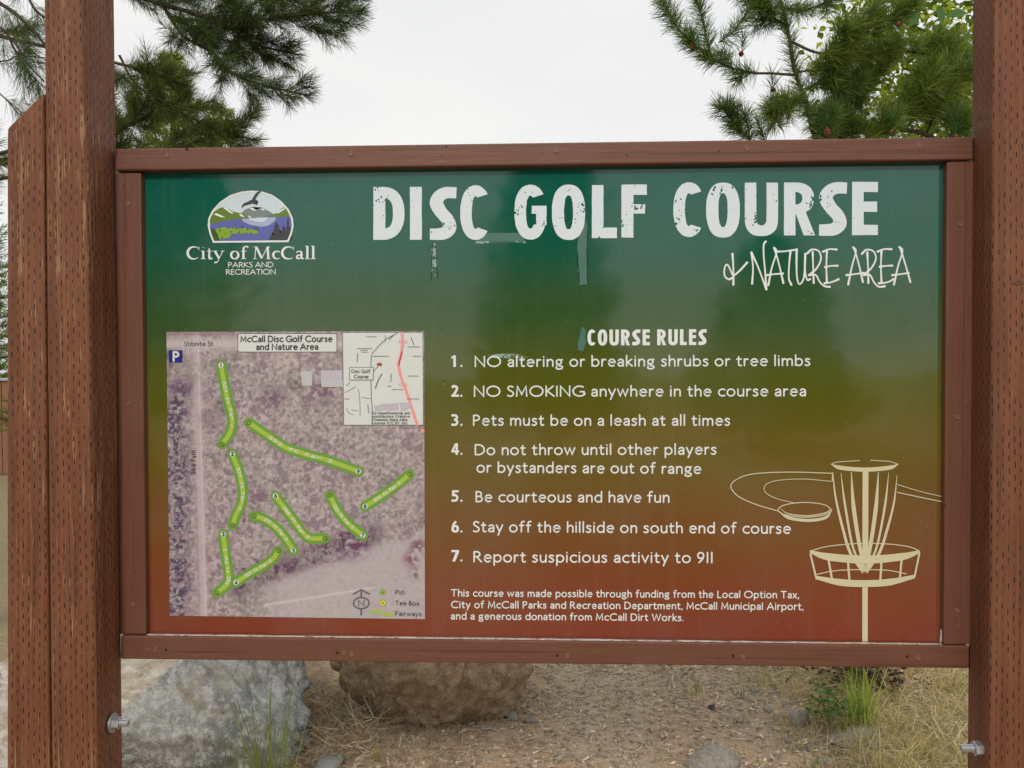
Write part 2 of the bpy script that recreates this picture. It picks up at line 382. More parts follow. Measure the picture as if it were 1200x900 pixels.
    F['W'] = (1.02, [[(.0, 1), (.25, .0), (.51, .95), (.77, .0), (1.02, 1)]])
    F['X'] = (.64, [[(.0, 1), (.64, 0)], [(.62, 1), (.0, 0)]])
    F['Y'] = (.62, [[(.0, 1), (.31, .5), (.31, 0)], [(.62, 1), (.31, .5)]])
    F['0'] = (.50, [arc(.25, .5, .24, .5, 0, 360, 20)])
    F['1'] = (.12, [[(.06, 1), (.06, 0)]])
    F['2'] = (.46, [S_((.03, .80), (.12, .97), (.28, .99), (.40, .86), (.38, .66), (.22, .36), (.03, .02)), [(.03, .02), (.46, .02)]])
    F['3'] = (.42, [S_((.04, .92), (.18, 1.0), (.34, .92), (.34, .68), (.16, .55)), S_((.16, .55), (.36, .46), (.42, .26), (.30, .04), (.14, .0), (.0, .06))])
    F['4'] = (.50, [[(.50, .26), (.02, .26), (.38, 1.0), (.38, 0)]])
    F['5'] = (.42, [[(.38, .97), (.12, .97), (.09, .58)], S_((.09, .58), (.26, .60), (.40, .46), (.40, .18), (.26, .02), (.12, .0), (.0, .05))])
    F['6'] = (.48, [arc(.25, .30, .22, .30, 0, 360, 16), S_((.04, .36), (.12, .66), (.38, 1.0))])
    F['7'] = (.46, [[(.0, .97), (.45, .97), (.12, 0)]])
    F['8'] = (.46, [arc(.23, .76, .18, .22, 0, 360, 14), arc(.23, .28, .22, .28, 0, 360, 16)])
    F['9'] = (.48, [arc(.23, .70, .22, .29, 0, 360, 16), S_((.44, .64), (.36, .34), (.10, .0))])
    F['.'] = (.06, [[(.03, .02), (.03, .045)]])
    F[','] = (.06, [[(.05, .04), (.0, -.14)]])
    F['('] = (.2, [S_((.2, 1.1), (.04, .75), (.04, .25), (.2, -.15))]); F[')'] = (.2, [S_((.0, 1.1), (.16, .75), (.16, .25), (.0, -.15))])
    F['-'] = (.25, [[(.0, .36), (.25, .36)]])
    return F
FONT = build_font()
def text_width(s, gap, space):
    w = 0
    for ch in s: w += space if ch == ' ' else FONT[ch][0]+gap
    return w-gap
def text(pr, s, x0, y0, x1, y1, h, wt=.135, gap=.20, space=.36, lean=0):
    """line of lettering from (x0,y0) to (x1,y1) on its baseline, cap height h, all in photo pixels"""
    tw = text_width(s, gap, space); L = math.hypot(x1-x0, y1-y0)
    ux, uy = (x1-x0)/L, (y1-y0)/L; sx = L/tw; cur = 0
    for ch in s:
        if ch == ' ': cur += space; continue
        w_, strokes = FONT[ch]
        for st in strokes:
            pts = []
            for gx, gy in st:
                a = (cur+gx+lean*gy)*sx; b = gy*h
                pts.append((x0+ux*a+uy*b, y0+uy*a-ux*b))
            pr.ribbon(pts, wt*h, closed=False)
        cur += w_+gap

# ------------------------------------------------------------------ the sign
sign = empty('information_sign', (0, 0, 0), 'large brown framed park sign with green to red panel between two incised wooden posts', 'sign')
def box_obj(name, corners_front, y0, y1, mat, bevel=.003, parent=sign, label=None):
    """timber whose front face is a quad given as (x,z) corners TL TR BR BL; y0 front, y1 back"""
    v = [(x, y0, z) for x, z in corners_front]+[(x, y1, z) for x, z in corners_front]
    f = [(0, 3, 2, 1), (4, 5, 6, 7), (0, 1, 5, 4), (1, 2, 6, 5), (2, 3, 7, 6), (3, 0, 4, 7)]
    bm = bmesh.new(); vs = [bm.verts.new(p) for p in v]
    for q in f: bm.faces.new([vs[i] for i in q])
    bmesh.ops.recalc_face_normals(bm, faces=bm.faces)
    bmesh.ops.bevel(bm, geom=bm.edges[:], offset=bevel, segments=3, profile=.5, affect='EDGES')
    me = bpy.data.meshes.new(name); bm.to_mesh(me); bm.free()
    me.polygons.foreach_set('use_smooth', [False]*len(me.polygons)); me.materials.append(mat)
    o = bpy.data.objects.new(name, me); C.objects.link(o); o.parent = parent
    if label: o['label'] = label
    return o
def qz(*pp, Y=0.0):
    r = []
    for x, y in pp: p = onY(x, y, Y); r.append((p[0], p[2]))
    return r
top_rail = box_obj('top_rail', qz((134, 174), (1141, 160), (1141, 187), (135, 200), Y=-.006), -.006, .046, M['rail'], .004)
bottom_rail = box_obj('bottom_rail', qz((141, 745), (1136, 757), (1136, 783.5), (141, 772.5), Y=-.002), -.002, .046, M['rail'], .0035)
a = qz((135, 201), (165, 201), (171, 743.5), (140, 743.5), Y=.003)
stile_l = box_obj('stile', [(a[0][0], a[0][1]-.002), (a[1][0], a[1][1]-.002), a[2], a[3]], .003, .044, M['stile'], .003)
a = qz((1110, 188), (1143, 187), (1139, 755.5), (1106, 755.5), Y=.001)
stile_r = box_obj('stile', [(a[0][0], a[0][1]-.002), (a[1][0], a[1][1]-.002), a[2], a[3]], .001, .044, M['stile'], .003)
def screw(x, y, Y, parent, r=.0042, head=True):
    p = onY(x, y, Y); n = 16; v = []; f = []
    prof = [(r*1.5, .0), (r*1.35, -.0014), (r*1.1, -.0016), (r*.85, -.0003), (r*.35, -.0003), (r*.3, .0012)] if head else [(r*1.1, -.0002), (r, -.0006), (r*.5, -.0004)]
    for (rr, yy) in prof:
        for i in range(n): a_ = 2*math.pi*i/n; v.append((p[0]+rr*math.cos(a_)*random.uniform(.93, 1.07), Y+yy, p[2]+rr*math.sin(a_)))
    for k in range(len(prof)-1):
        for i in range(n): j = (i+1) % n; f.append((k*n+i, k*n+j, (k+1)*n+j, (k+1)*n+i))
    f.append(tuple((len(prof)-1)*n+i for i in range(n)))
    return mesh_obj('screw' if head else 'screw_hole', v, f, M['screw'] if head else M['hole'], parent)
for x, y in ((195, 182), (411, 180), (652, 176.5), (876, 174), (1077.5, 170.5)): screw(x, y, -.0062, top_rail)
screw(219, 174.5, -.0062, top_rail, .0036, False); screw(523, 171.5, -.0062, top_rail, .002, False)
for x, y in ((149.5, 239), (150.5, 473), (155.5, 708)): screw(x, y, .0028, stile_l, .0038)
for x, y in ((1125, 262.5), (1122, 489), (1121.5, 715)): screw(x, y, .0008, stile_r, .0038)
for x, y, h in ((182, 761, 1), (194.5, 761.5, 0), (395, 765, 0), (403, 764.5, 1), (412, 766.5, 1), (653, 768.5, 0), (665, 768, 1), (859, 768.5, 0), (871, 769.5, 1), (1063, 769.5, 0), (1076, 770.5, 1)):
    screw(x, y, -.0022, bottom_rail, .0038 if h else .0032, bool(h))
pc = [onY(x, y, PANEL_Y) for x, y in ((160, 190), (1116, 178), (1112, 764), (164, 752))]
panel = box_obj('panel', [(p[0], p[2]-SIGN_Z) for p in pc], PANEL_Y, PANEL_Y+.006, M['panel'], .0008); panel.location = (0, 0, SIGN_Z)
def chip_line(name, pts, wmin, wmax, Y, parent):
    v = []; f = []; P_ = []
    for (x0, y0), (x1, y1) in zip(pts[:-1], pts[1:]):
        n = int(max(abs(x1-x0), abs(y1-y0))/3)+1
        P_ += [(x0+(x1-x0)*i/n, y0+(y1-y0)*i/n) for i in range(n)]
    P_.append(pts[-1]); vert = abs(pts[-1][1]-pts[0][1]) > abs(pts[-1][0]-pts[0][0])
    for i, (x, y) in enumerate(P_):
        k = mnoise.noise(Vector((i*.13, wmin, 3)))*.5+.5; wd = wmin+(wmax-wmin)*k*random.uniform(.7, 1.1)
        a_ = onY(x-(wd/2 if vert else 0), y-(0 if vert else wd/2), Y); b_ = onY(x+(wd/2 if vert else 0), y+(0 if vert else wd/2), Y)
        v += [(a_[0], Y, a_[2]), (b_[0], Y, b_[2])]
        v += [(a_[0], Y+.006, a_[2]), (b_[0], Y+.006, b_[2])]
    for i in range(len(P_)-1):
        a_ = 4*i; f += [(a_, a_+1, a_+5, a_+4), (a_, a_+4, a_+6, a_+2), (a_+1, a_+3, a_+7, a_+5)]
    return mesh_obj(name, v, f, M['chip'], parent)
chip_line('chipped_paint_edge', [(172, 744.8), (640, 750.3), (1104, 756.2)], 1.2, 3.4, .004, bottom_rail)
chip_line('chipped_paint_edge', [(1103, 755), (1104.5, 735), (1106, 712)], .6, 2.2, .010, stile_r)
chip_line('chipped_paint_edge', [(166.2, 300), (168.3, 480)], .2, .9, .006, stile_l)
chip_line('chipped_paint_edge', [(169.3, 560), (170.6, 740)], .2, .9, .006, stile_l)

# posts -----------------------------------------------------------
def post(name, rings, mat, label, rad=.010, seg=4, nz=60):
    """rings: list of (z, [FL, FR, BR, BL] as (x,y)); rounded corners, uv in metres"""
    v = []; f = []; uvs = []; rz = [r[0] for r in rings]
    for k in range(nz+1):
        z = rz[0]+(rz[-1]-rz[0])*k/nz
        cs = [tuple(np.interp(z, rz, [r[1][c][a_] for r in rings]) for a_ in (0, 1)) for c in range(4)]
        u = 0; prev = None
        for c in range(4):
            p = np.array(cs[c]); a_ = np.array(cs[c-1])-p; b_ = np.array(cs[(c+1) % 4])-p
            a_ /= np.linalg.norm(a_); b_ /= np.linalg.norm(b_)
            for i in range(seg+1):
                t = i/seg; q = p+rad*((1-t)**2*a_+t**2*b_)
                q = q+.0006*mnoise.noise(Vector((q[0]*30, q[1]*30, z*4)))
                if prev is not None: u += np.linalg.norm(q-prev)
                prev = q; v.append((q[0], q[1], z)); uvs.append((u, z))
    n = 4*(seg+1)
    me = bpy.data.meshes.new(name)
    for k in range(nz):
        for i in range(n): j = (i+1) % n; f.append((k*n+i, k*n+j, (k+1)*n+j, (k+1)*n+i))
    f.append(tuple(range(n-1, -1, -1))); f.append(tuple(nz*n+i for i in range(n)))
    me.from_pydata(v, [], f); uvl = me.uv_layers.new(name='UVMap')
    for poly in me.polygons:
        for li in poly.loop_indices:
            vi = me.loops[li].vertex_index; uu = uvs[vi][0]
            if len(poly.vertices) == 4 and vi % n == 0 and any(w_ % n == n-1 for w_ in poly.vertices): uu = uvs[(vi//n)*n+n-1][0]+.09
            uvl.data[li].uv = (uu+.3, uvs[vi][1])
    me.polygons.foreach_set('use_smooth', [len(p.vertices) == 4 for p in me.polygons]); me.materials.append(mat)
    o = bpy.data.objects.new(name, me); C.objects.link(o); o.parent = sign; o['label'] = label
    return o, me
def xat(px, py, Y): return onY(px, py, Y)[0]
yf = -.100; yb = .018
zt, zb = onY(100, 0, yf)[2], onY(100, 900, yf)[2]
def ext(zlo, zhi, lo, hi, z):   # linear extrapolation of corners
    t = (z-zlo)/(zhi-zlo); return [tuple(np.array(a_)+(np.array(b_)-np.array(a_))*t) for a_, b_ in zip(lo, hi)]
lo = [(xat(59, 900, yf), yf), (xat(114, 900, yf), yf), (xat(145, 900, yb), yb), (xat(100, 900, yb), yb)]
hi = [(xat(50, 0, yf), yf), (xat(98, 0, yf), yf-.004), (xat(135.5, 0, yb), yb), (xat(88, 0, yb), yb)]
post_l, _ = post('post', [(-.25, ext(zb, zt, lo, hi, -.25)), (2.62, ext(zb, zt, lo, hi, 2.62))], M['post_worn'], 'worn left post with pale streaks where the paint has split', .011)
lo2 = [(xat(7.5, 900, yf+.004), yf+.004), (xat(58, 900, yf+.004), yf+.004), (xat(100, 900, yb), yb-.006), (xat(52, 900, yb), yb-.006)]
hi2 = [(xat(7.5, 0, yf+.004), yf+.004), (xat(49.3, 0, yf+.004), yf+.004), (xat(87, 0, yb), yb-.006), (xat(40, 0, yb), yb-.006)]
anchor_l, me = post('anchor_post', [(-.25, ext(zb, zt, lo2, hi2, -.25)), (onY(50, 100, yf)[2]+.01, ext(zb, zt, lo2, hi2, onY(50, 100, yf)[2]+.01))], M['post_worn'], 'short bevel-topped timber bolted outside the left post', .008)
# bevel the top outwards
xa, za = onY(8, 150, yf)[0], onY(8, 150, yf)[2]; xb, zb2 = onY(50, 108, yf)[0], onY(50, 108, yf)[2]
for vtx in me.vertices:
    lim = za+(vtx.co.x-xa)/(xb-xa)*(zb2-za)
    if vtx.co.z > lim: vtx.co.z = lim
    
yfr = -.088; ybr = .012
zt, zb = onY(1163, 0, yfr)[2], onY(1163, 900, yfr)[2]
pw = .094
lo = [(xat(1160, 900, yfr), yfr), (xat(1160, 900, yfr)+pw, yfr), (xat(1133, 900, ybr)+pw, ybr), (xat(1132.5, 900, ybr), ybr)]
hi = [(xat(1165, 0, yfr), yfr), (xat(1165, 0, yfr)+pw, yfr), (xat(1138, 0, ybr)+pw, ybr), (xat(1139, 0, ybr), ybr)]
post_r, _ = post('post', [(-.25, ext(zb, zt, lo, hi, -.25)), (2.62, ext(zb, zt, lo, hi, 2.62))], M['post'], 'right post with even rows of incised slits', .009)
lo3 = [(p[0]+pw+.002, p[1]+.003) for p in lo]; hi3 = [(p[0]+pw+.002, p[1]+.003) for p in hi]
anchor_r, me = post('anchor_post', [(-.25, ext(zb, zt, lo3, hi3, -.25)), (2.12, ext(zb, zt, lo3, hi3, 2.12))], M['post'], 'short timber bolted outside the right post', .008)
for vtx in me.vertices:
    lim = 2.12-(vtx.co.x-lo3[0][0])*.9
    if vtx.co.z > lim: vtx.co.z = lim
def knot(x, y, Y, rx, rz, parent, face='front', X0=None):
    p = onY(x, y, Y); v = []; f = []; n = 18; rr = [1, .78, .6, .45, .28, .1]; hh = [0, .0022, .0012, .0026, .0008, -.0022]
    for r_, h_ in zip(rr, hh):
        for i in range(n):
            a_ = 2*math.pi*i/n; w_ = 1+.14*mnoise.noise(Vector((math.cos(a_)*2, math.sin(a_)*2, x)))
            if face == 'front': v.append((rx*r_*w_*math.cos(a_), -h_, rz*r_*w_*math.sin(a_)))
            else: v.append((h_*face, rx*r_*w_*math.cos(a_), rz*r_*w_*math.sin(a_)))
    for k in range(5):
        for i in range(n): j = (i+1) % n; f.append((k*n+i, k*n+j, (k+1)*n+j, (k+1)*n+i))
    f.append(tuple(5*n+i for i in range(n)))
    o = mesh_obj('knot', v, f, M['knot'], parent, True); o.location = (p[0] if X0 is None else X0, Y, p[2]); return o
k1 = knot(99, 138, yf, .013, .020, post_l, 'front'); k1.rotation_euler = (0, 0, R(38)); k1.location.x += .002; k1.location.y += .006
knot(87, 316, yf+.0003, .009, .013, post_l)
knot(1193, 331, yfr+.0003, .017, .006, post_r)
k2 = knot(1146, 142, -.035, .020, .032, post_r, -1); k2.location.x = np.interp(.5, [0, 1], [hi[0][0], hi[3][0]])+.001

def bolt(px, py, Y, xf, sgn, parent, nut_r=.0085, wash=.0115, Ln=.022, k_=1.0):
    """washer, hex nut and threaded rod end pointing along sgn*X from the post's face"""
    z = onY(px, py, Y)[2]; v = []; f = []
    def ring(x, r, n, ph=0): 
        b_ = len(v)
        for i in range(n): a_ = 2*math.pi*i/n+ph; v.append((x*sgn, r*math.cos(a_), r*math.sin(a_)))
        return b_
    def join(a_, b_, n):
        for i in range(n): j = (i+1) % n; f.append((a_+i, a_+j, b_+j, b_+i))
    r0 = ring(-.002, wash, 24); r1 = ring(.0018, wash, 24); r2 = ring(.0022, wash*.93, 24); join(r0, r1, 24); join(r1, r2, 24); f.append(tuple(r2+i for i in range(24)))
    if nut_r: 
        h0 = ring(.0022, nut_r, 6, .3); h1 = ring(.0085*k_, nut_r, 6, .3); h2 = ring(.0098*k_, nut_r*.86, 6, .3); join(h0, h1, 6); join(h1, h2, 6); f.append(tuple(h2+i for i in range(6)))
    last = None; x = .0096*k_; k = 0
    while x < Ln:
        b_ = ring(x, k_*(.0048 if k % 2 else .0043), 14)
        if last is not None: join(last, b_, 14)
        last = b_; x += .0009; k += 1
    b_ = ring(x, .0036*k_, 14); join(last, b_, 14); f.append(tuple(b_+i for i in range(14)))
    o = mesh_obj('bolt', v, f, M['zinc'], parent); o.location = (xf, Y, z); return o
zc = onY(133, 847, -.035)[2]
bolt(131.5, 847, -.040, xat(132.5, 847, -.040), 1, post_l, .0145, .0215, .036, 1.75)
bolt(1150, 877, -.052, xat(1150, 877, -.052), -1, post_r, .0165, .014, .044, 1.75)

# ---------------- title letters
def ringpts(cx, cy, rxo, ryo, rxi, ryi, a0, a1, n=26, p=2.4, pi_=None, cut=0):
    pi_ = pi_ or p
    if cut: return arc(cx, cy, rxo, ryo, a0, a1, n, p), arc(cx, cy, rxi, ryi, a0+cut, a1-cut, n, pi_)
    return arc(cx, cy, rxo, ryo, a0, a1, n, p), arc(cx, cy, rxi, ryi, a0, a1, n, pi_)
def title_letter(ch, x0, x1, yt, yb_, mat, parent, name='letter', wob=.35):
    """letters of the rough poster face, drawn in a box w x 62 (y up)"""
    pr = Print(.0005); H = 62.0; w = x1-x0; s = (yb_-yt)/H; w = w/s
    rs = random.Random(ord(ch)+int(x0))
    def J(pts): return [(x0+px_*s+rs.uniform(-wob, wob)*s*.5, yb_-py_*s+rs.uniform(-wob, wob)*s*.5) for px_, py_ in pts]
    def strip(A, B): pr.strip(J(A), J(B))
    def bar(ax, ay, bx, by): # rectangle with rough edge
        n = 8; A = [(ax, ay+(by-ay)*i/n) for i in range(n+1)]; B = [(bx, ay+(by-ay)*i/n) for i in range(n+1)]; strip(A, B)
    def rib(pts, wd):
        pts = smooth_path(pts, 5); P_ = [(x0+q[0]*s, yb_-q[1]*s) for q in pts]
        pr.ribbon(P_, (np.array(wd)*s if not np.isscalar(wd) else wd*s), cap='butt')
    if ch == 'D':
        bar(0, 0, 14, 62); A, B = ringpts(11, 31, w-11, 31, w-24.5, 18, 90, -90, 24, 2.3, 2.6); strip(A, B)
        bar(10, 49, 12, 62); bar(10, 0, 12, 13)
    elif ch == 'I': bar(0, 0, w, 62)
    elif ch == 'L': bar(0, 0, 13.5, 62); bar(13, 0, w, 12.5)
    elif ch == 'F': bar(0, 0, 14, 62); bar(13.5, 50, w, 62); bar(13.5, 28, w-2, 39)
    elif ch == 'E': bar(0, 0, 13.5, 62); bar(13, 50, w, 62); bar(13, 27, w-1, 39); bar(13, 0, w, 12)
    elif ch in 'O0': A, B = ringpts(w/2, 31, w/2, 31.7, w/2-14 if w > 30 else w/2-w*.36, 19.5, 0, 360, 40); strip(A, B)
    elif ch == 'C':
        A, B = ringpts(w*.55, 31, w*.55, 31.7, w*.55-13.5, 19, 40, 320, 30, 2.2, None, 24); strip(A, B)
    elif ch == 'G':
        A, B = ringpts(w*.5, 31, w*.5, 31.7, w*.5-13.5, 19, 38, 335, 32, 2.3, None, 22); strip(A, B); bar(w*.54, 29, w, 38.5); bar(w-12, 16, w, 31)
    elif ch == 'U':
        bar(0, 20, 13.5, 62); bar(w-13.5, 20, w, 62); A, B = ringpts(w/2, 21, w/2, 21.5, w/2-13.5, 9, 180, 360, 20, 2.5); strip(A, B)
    elif ch == 'R':
        bar(0, 0, 13.5, 62); A, B = ringpts(12, 43.5, w-13.5, 18.5, w-27, 7.5, 90, -90, 18, 2.4); strip(A, B); bar(10, 51, 13, 62)
        strip([(12, 31), (w-13.5, 0)], [(w-13, 32), (w, 0)])
    elif ch == 'S':
        rib([(w, 55), (w*.62, 55.2), (w*.36, 51), (w*.25, 43), (w*.42, 32.5), (w*.68, 23), (w*.74, 14), (w*.55, 7.8), (w*.25, 6.6), (0, 6.6)], [13, 13.4, 14.5, 16, 14.5, 14.5, 16, 14.5, 13.4, 13])
    elif ch == '1': bar(w*.42, 0, w*.95, 62); strip([(w*.42, 50), (0, 42)], [(w*.5, 62), (0, 54)])
    elif ch == '2': rib([(2, 50), (w*.3, 57), (w*.65, 53), (w*.72, 42), (w*.5, 24), (w*.25, 8)], 13); bar(0, 0, w, 12)
    elif ch == '3': rib([(0, 56), (w*.5, 56), (w*.74, 47), (w*.6, 36), (w*.35, 33)], 12); rib([(w*.35, 33), (w*.7, 28), (w*.74, 14), (w*.5, 6), (0, 6.5)], 12)
    elif ch == '4': bar(w*.52, 0, w*.84, 62); bar(0, 13, w, 24); strip([(0, 22), (w*.45, 62)], [(w*.3, 22), (w*.62, 62)])
    elif ch == '5': bar(w*.08, 51, w*.95, 62); bar(w*.08, 30, w*.4, 55); rib([(w*.15, 34), (w*.5, 36), (w*.76, 24), (w*.6, 8), (0, 6)], 12)
    elif ch == '6': A, B = ringpts(w/2, 20, w/2, 20.5, w*.16, 9, 0, 360, 26); strip(A, B); rib([(w*.2, 20), (w*.24, 40), (w*.6, 60)], 12)
    elif ch == '7': bar(0, 50, w, 62); strip([(w*.58, 52), (w*.12, 0)], [(w, 52), (w*.5, 0)])
    return pr.build(name, mat, parent)
T = [('D', 437.5, 474, 219, 281), ('I', 480.4, 494.3, 219, 281), ('S', 503.8, 534.8, 219, 281), ('C', 539.3, 572, 217.8, 280.5), ('G', 602.8, 640.5, 217.2, 280),
     ('O', 646.7, 685.8, 217, 280.5), ('L', 693.7, 723, 217, 279), ('F', 728.3, 758, 216.2, 278.3), ('C', 789, 822.4, 214.3, 277), ('O', 827.5, 867, 214.5, 277.8),
     ('U', 872.8, 911.8, 214, 276.2), ('R', 918.7, 955.3, 213.8, 275.8), ('S', 959.8, 992.5, 213.4, 276.2), ('E', 998.5, 1028.8, 213, 275.5)]
for ch, a_, b_, t_, u_ in T:
    o = title_letter(ch, a_, b_, t_, u_, M['title'], panel, 'title_letter'); o['label'] = 'worn white capital %s of the heading' % ch
x = 688.5
for ch, ww in zip('COURSE RULES', (9.5, 11, 11, 10.5, 9.5, 8.5, 9, 10.5, 11, 8, 8.5, 9.5)):
    if ch != ' ': title_letter(ch, x, x+ww, 386.3-(x-688)*.004, 404.8-(x-688)*.004, M['white'], panel, 'subheading_letter', .25)
    x += ww+2.6 if ch != ' ' else 6
pr = Print()
for chs, y in (('1', 430), ('2', 465), ('3', 499), ('4', 533), ('5', 588), ('6', 624), ('7', 658)):
    title_letter(chs, 529, 538 if chs != '1' else 534.5, y-13.5, y, M['white'], panel, 'rule_number', .2)
    pr.disc(540.7, y-1.2, 1.3)
pr.build('lettering', M['white'], panel)
LINES = [('NO altering or breaking shrubs or tree limbs', 556.5, 429.5, 949, 428.2, 11.6), ('NO SMOKING anywhere in the course area', 555.5, 464.3, 944, 463.8, 11.6),
         ('Pets must be on a leash at all times', 554.5, 498.3, 855, 498.3, 11.6), ('Do not throw until other players', 556.5, 532.8, 839, 532.2, 11.6),
         ('or bystanders are out of range', 559, 553.3, 821, 554.8, 11.6), ('Be courteous and have fun', 557.5, 587.8, 784, 588.5, 11.6),
         ('Stay off the hillside on south end of course', 554.5, 623, 926, 625, 11.6), ('Report suspicious activity to 911', 555, 658.3, 835, 659.3, 11.8)]
for s_, xa_, ya_, xb_, yb_, h_ in LINES:
    pr = Print(); text(pr, s_, xa_, ya_, xb_, yb_, h_, .152); pr.build('rule_lettering', M['white'], panel, 'rule reading "%s"' % s_)
for s_, xa_, ya_, xb_, yb_ in (('This course was made possible through funding from the Local Option Tax,', 529, 698.6, 936, 700.8), ('City of McCall Parks and Recreation Department, McCall Municipal Airport,', 529, 712.2, 941, 714.5),
                              ('and a generous donation from McCall Dirt Works.', 528.5, 725.5, 800.5, 727.5)):
    pr = Print(); text(pr, s_, xa_, ya_, xb_, yb_, 7.6, .165); pr.build('small_lettering', M['white'], panel)
# handwritten line
HW = [[(92, 88), (97, 180), (97, 268)], [(97, 225), (70, 236), (46, 215), (46, 168), (62, 150), (80, 182), (97, 212), (130, 190), (178, 138)],
      [(203, 80), (212, 170), (207, 262)], [(203, 80), (240, 160), (270, 240), (290, 295)], [(290, 295), (284, 200), (275, 100), (275, 35), (287, 15)],
      [(336, 52), (350, 78), (322, 170), (302, 270)], [(338, 55), (365, 150), (390, 258)], [(292, 212), (340, 206), (388, 203)],
      [(350, 74), (400, 72), (470, 62)], [(432, 68), (424, 150), (422, 230), (437, 268)],
      [(468, 62), (467, 150), (470, 225), (482, 264), (502, 248), (514, 200), (518, 88)], [(518, 88), (518, 190), (530, 240), (547, 235)],
      [(530, 84), (558, 62), (598, 72), (610, 118), (585, 172), (540, 212)], [(562, 78), (565, 170), (568, 258)], [(540, 212), (580, 212), (602, 250), (630, 276), (662, 281)],
      [(623, 74), (660, 60), (702, 62)], [(645, 65), (642, 160), (645, 258)], [(635, 165), (670, 158), (708, 157)], [(632, 260), (670, 254), (714, 236)],
      [(800, 50), (815, 74), (792, 160), (770, 267)], [(805, 55), (830, 140), (856, 252)], [(760, 212), (810, 206), (862, 199)],
      [(850, 87), (878, 63), (918, 73), (932, 115), (908, 167), (860, 212)], [(882, 80), (886, 170), (888, 258)], [(860, 212), (898, 212), (922, 255), (950, 280), (984, 277)],
      [(943, 74), (980, 60), (1024, 60)], [(965, 65), (962, 160), (965, 258)], [(955, 163), (990, 158), (1028, 156)], [(950, 260), (1000, 254), (1034, 236)],
      [(1070, 48), (1088, 72), (1062, 160), (1038, 267)], [(1075, 52), (1105, 150), (1134, 252)], [(1028, 212), (1080, 206), (1124, 199)]]
pr = Print()
for st in HW:
    p_ = smooth_path([(840+q[0]/5, 280+q[1]/5) for q in st], 6)
    pr.ribbon(p_, [2.7, 1.9, 1.8, 2.0, 2.5])
pr.build('script_lettering', M['white'], panel, 'thin handwritten line under the heading')
# tape residue
RL = [0]
def residue(pts, mat):
    q = []
    for a_, b_ in zip(pts, pts[1:]+pts[:1]):
        n = max(1, int(math.hypot(b_[0]-a_[0], b_[1]-a_[1])/1.6))
        q += [(a_[0]+(b_[0]-a_[0])*i/n+(random.uniform(-.55, .55) if i else 0), a_[1]+(b_[1]-a_[1])*i/n+(random.uniform(-.45, .45) if i else 0)) for i in range(n)]
    RL[0] += 1; pts = q; pr = Print(.00008+RL[0]*.00003); pr.fill(pts); pr.build('tape_residue', mat, panel)
residue([(505.5, 281), (511.5, 281), (512, 305), (513, 330), (505.5, 331), (506, 305)], M['residue_speck'])
residue([(571, 273), (612, 273), (616, 283), (606, 283.5), (590, 282.5), (566, 284.5), (557, 284), (562, 279)], M['residue'])
residue([(677, 272), (688, 258), (688, 334), (679, 334), (679, 320), (677, 318)], M['residue'])
residue([(557, 283.2), (575, 282.6), (600, 282.9), (616, 283.2), (616, 285), (595, 284.2), (575, 285), (558, 285.4)], M['residue_speck'])
residue([(571, 416), (590, 414.5), (610, 415), (619, 418), (618, 420.5), (600, 420), (575, 419)], M['residue_speck'])
residue([(677, 402), (682, 383), (686, 386), (687, 402), (683, 412), (677, 410)], M['residue'])
residue([(518, 448), (520, 440), (522, 452)], M['residue_speck'])

# ---------------- city emblem
emblem = bpy.data.objects.new('emblem', None); C.objects.link(emblem); emblem.parent = sign; emblem.location = (0, 0, SIGN_Z)
def E6(*p): return [(200+q[0]/6, 210+q[1]/6) for q in p]
ARCH = E6((302, 441), (280, 385), (266, 325), (272, 275), (298, 222), (350, 165), (420, 118), (500, 93), (570, 86), (640, 92), (710, 115), (775, 160), (825, 215), (853, 275), (858, 330), (846, 385), (824, 436))
pr = Print(.0004); pr.fill(ARCH); pr.build('picture_ground', M['ink_sky'], emblem)
def shape(name, mat, *polys, base=.0005):
    pr = Print(base)
    for q in polys: pr.fill(E6(*q))
    return pr.build(name, M[mat], emblem)
shape('mountains', 'ink_mount', [(490, 245), (520, 215), (570, 195), (600, 215), (640, 198), (680, 225), (715, 240), (735, 262), (560, 275)], base=.00046)
shape('hills', 'ink_hill', [(272, 300), (276, 262), (300, 232), (350, 200), (380, 197), (440, 228), (500, 240), (550, 262), (570, 275), (400, 290), (280, 316)], [(640, 268), (700, 255), (740, 238), (790, 200), (806, 197), (845, 262), (700, 270)], base=.0005)
shape('lake', 'ink_lake', [(276, 318), (400, 288), (560, 272), (700, 266), (848, 262), (857, 330), (846, 385), (824, 434), (302, 438), (280, 385)], base=.00056)
shape('lake_glare', 'ink_lakelight', [(500, 280), (640, 269), (740, 268), (735, 290), (690, 325), (640, 335), (560, 320), (510, 298)], base=.00063)
shape('lake_glare', 'ink_sky', [(540, 279), (620, 270), (690, 270), (650, 300), (600, 298)], base=.0007)
shape('snow', 'ink_snow', [(368, 200), (385, 200), (445, 242), (420, 238)], [(300, 245), (325, 240), (385, 268), (350, 266)], [(480, 246), (495, 244), (520, 265), (500, 264)], [(555, 205), (575, 200), (605, 222), (580, 218)], [(630, 210), (648, 204), (665, 222), (650, 218)], [(740, 238), (800, 202), (803, 210), (760, 238)], [(540, 262), (550, 257), (572, 272), (560, 272)], base=.00063)
bush = []
for bx, by, br in ((340, 370, 34), (375, 360, 30), (360, 395, 36), (420, 365, 28), (455, 362, 26), (490, 365, 26), (525, 362, 24), (560, 368, 24), (595, 372, 20), (400, 390, 26)):
    bush.append([(bx+br*math.cos(t_)*random.uniform(.8, 1.15), by+br*.8*math.sin(t_)*random.uniform(.8, 1.15)) for t_ in np.linspace(0, 6.28, 11)[:-1]])
shape('bushes', 'ink_bush', *bush, base=.0007)
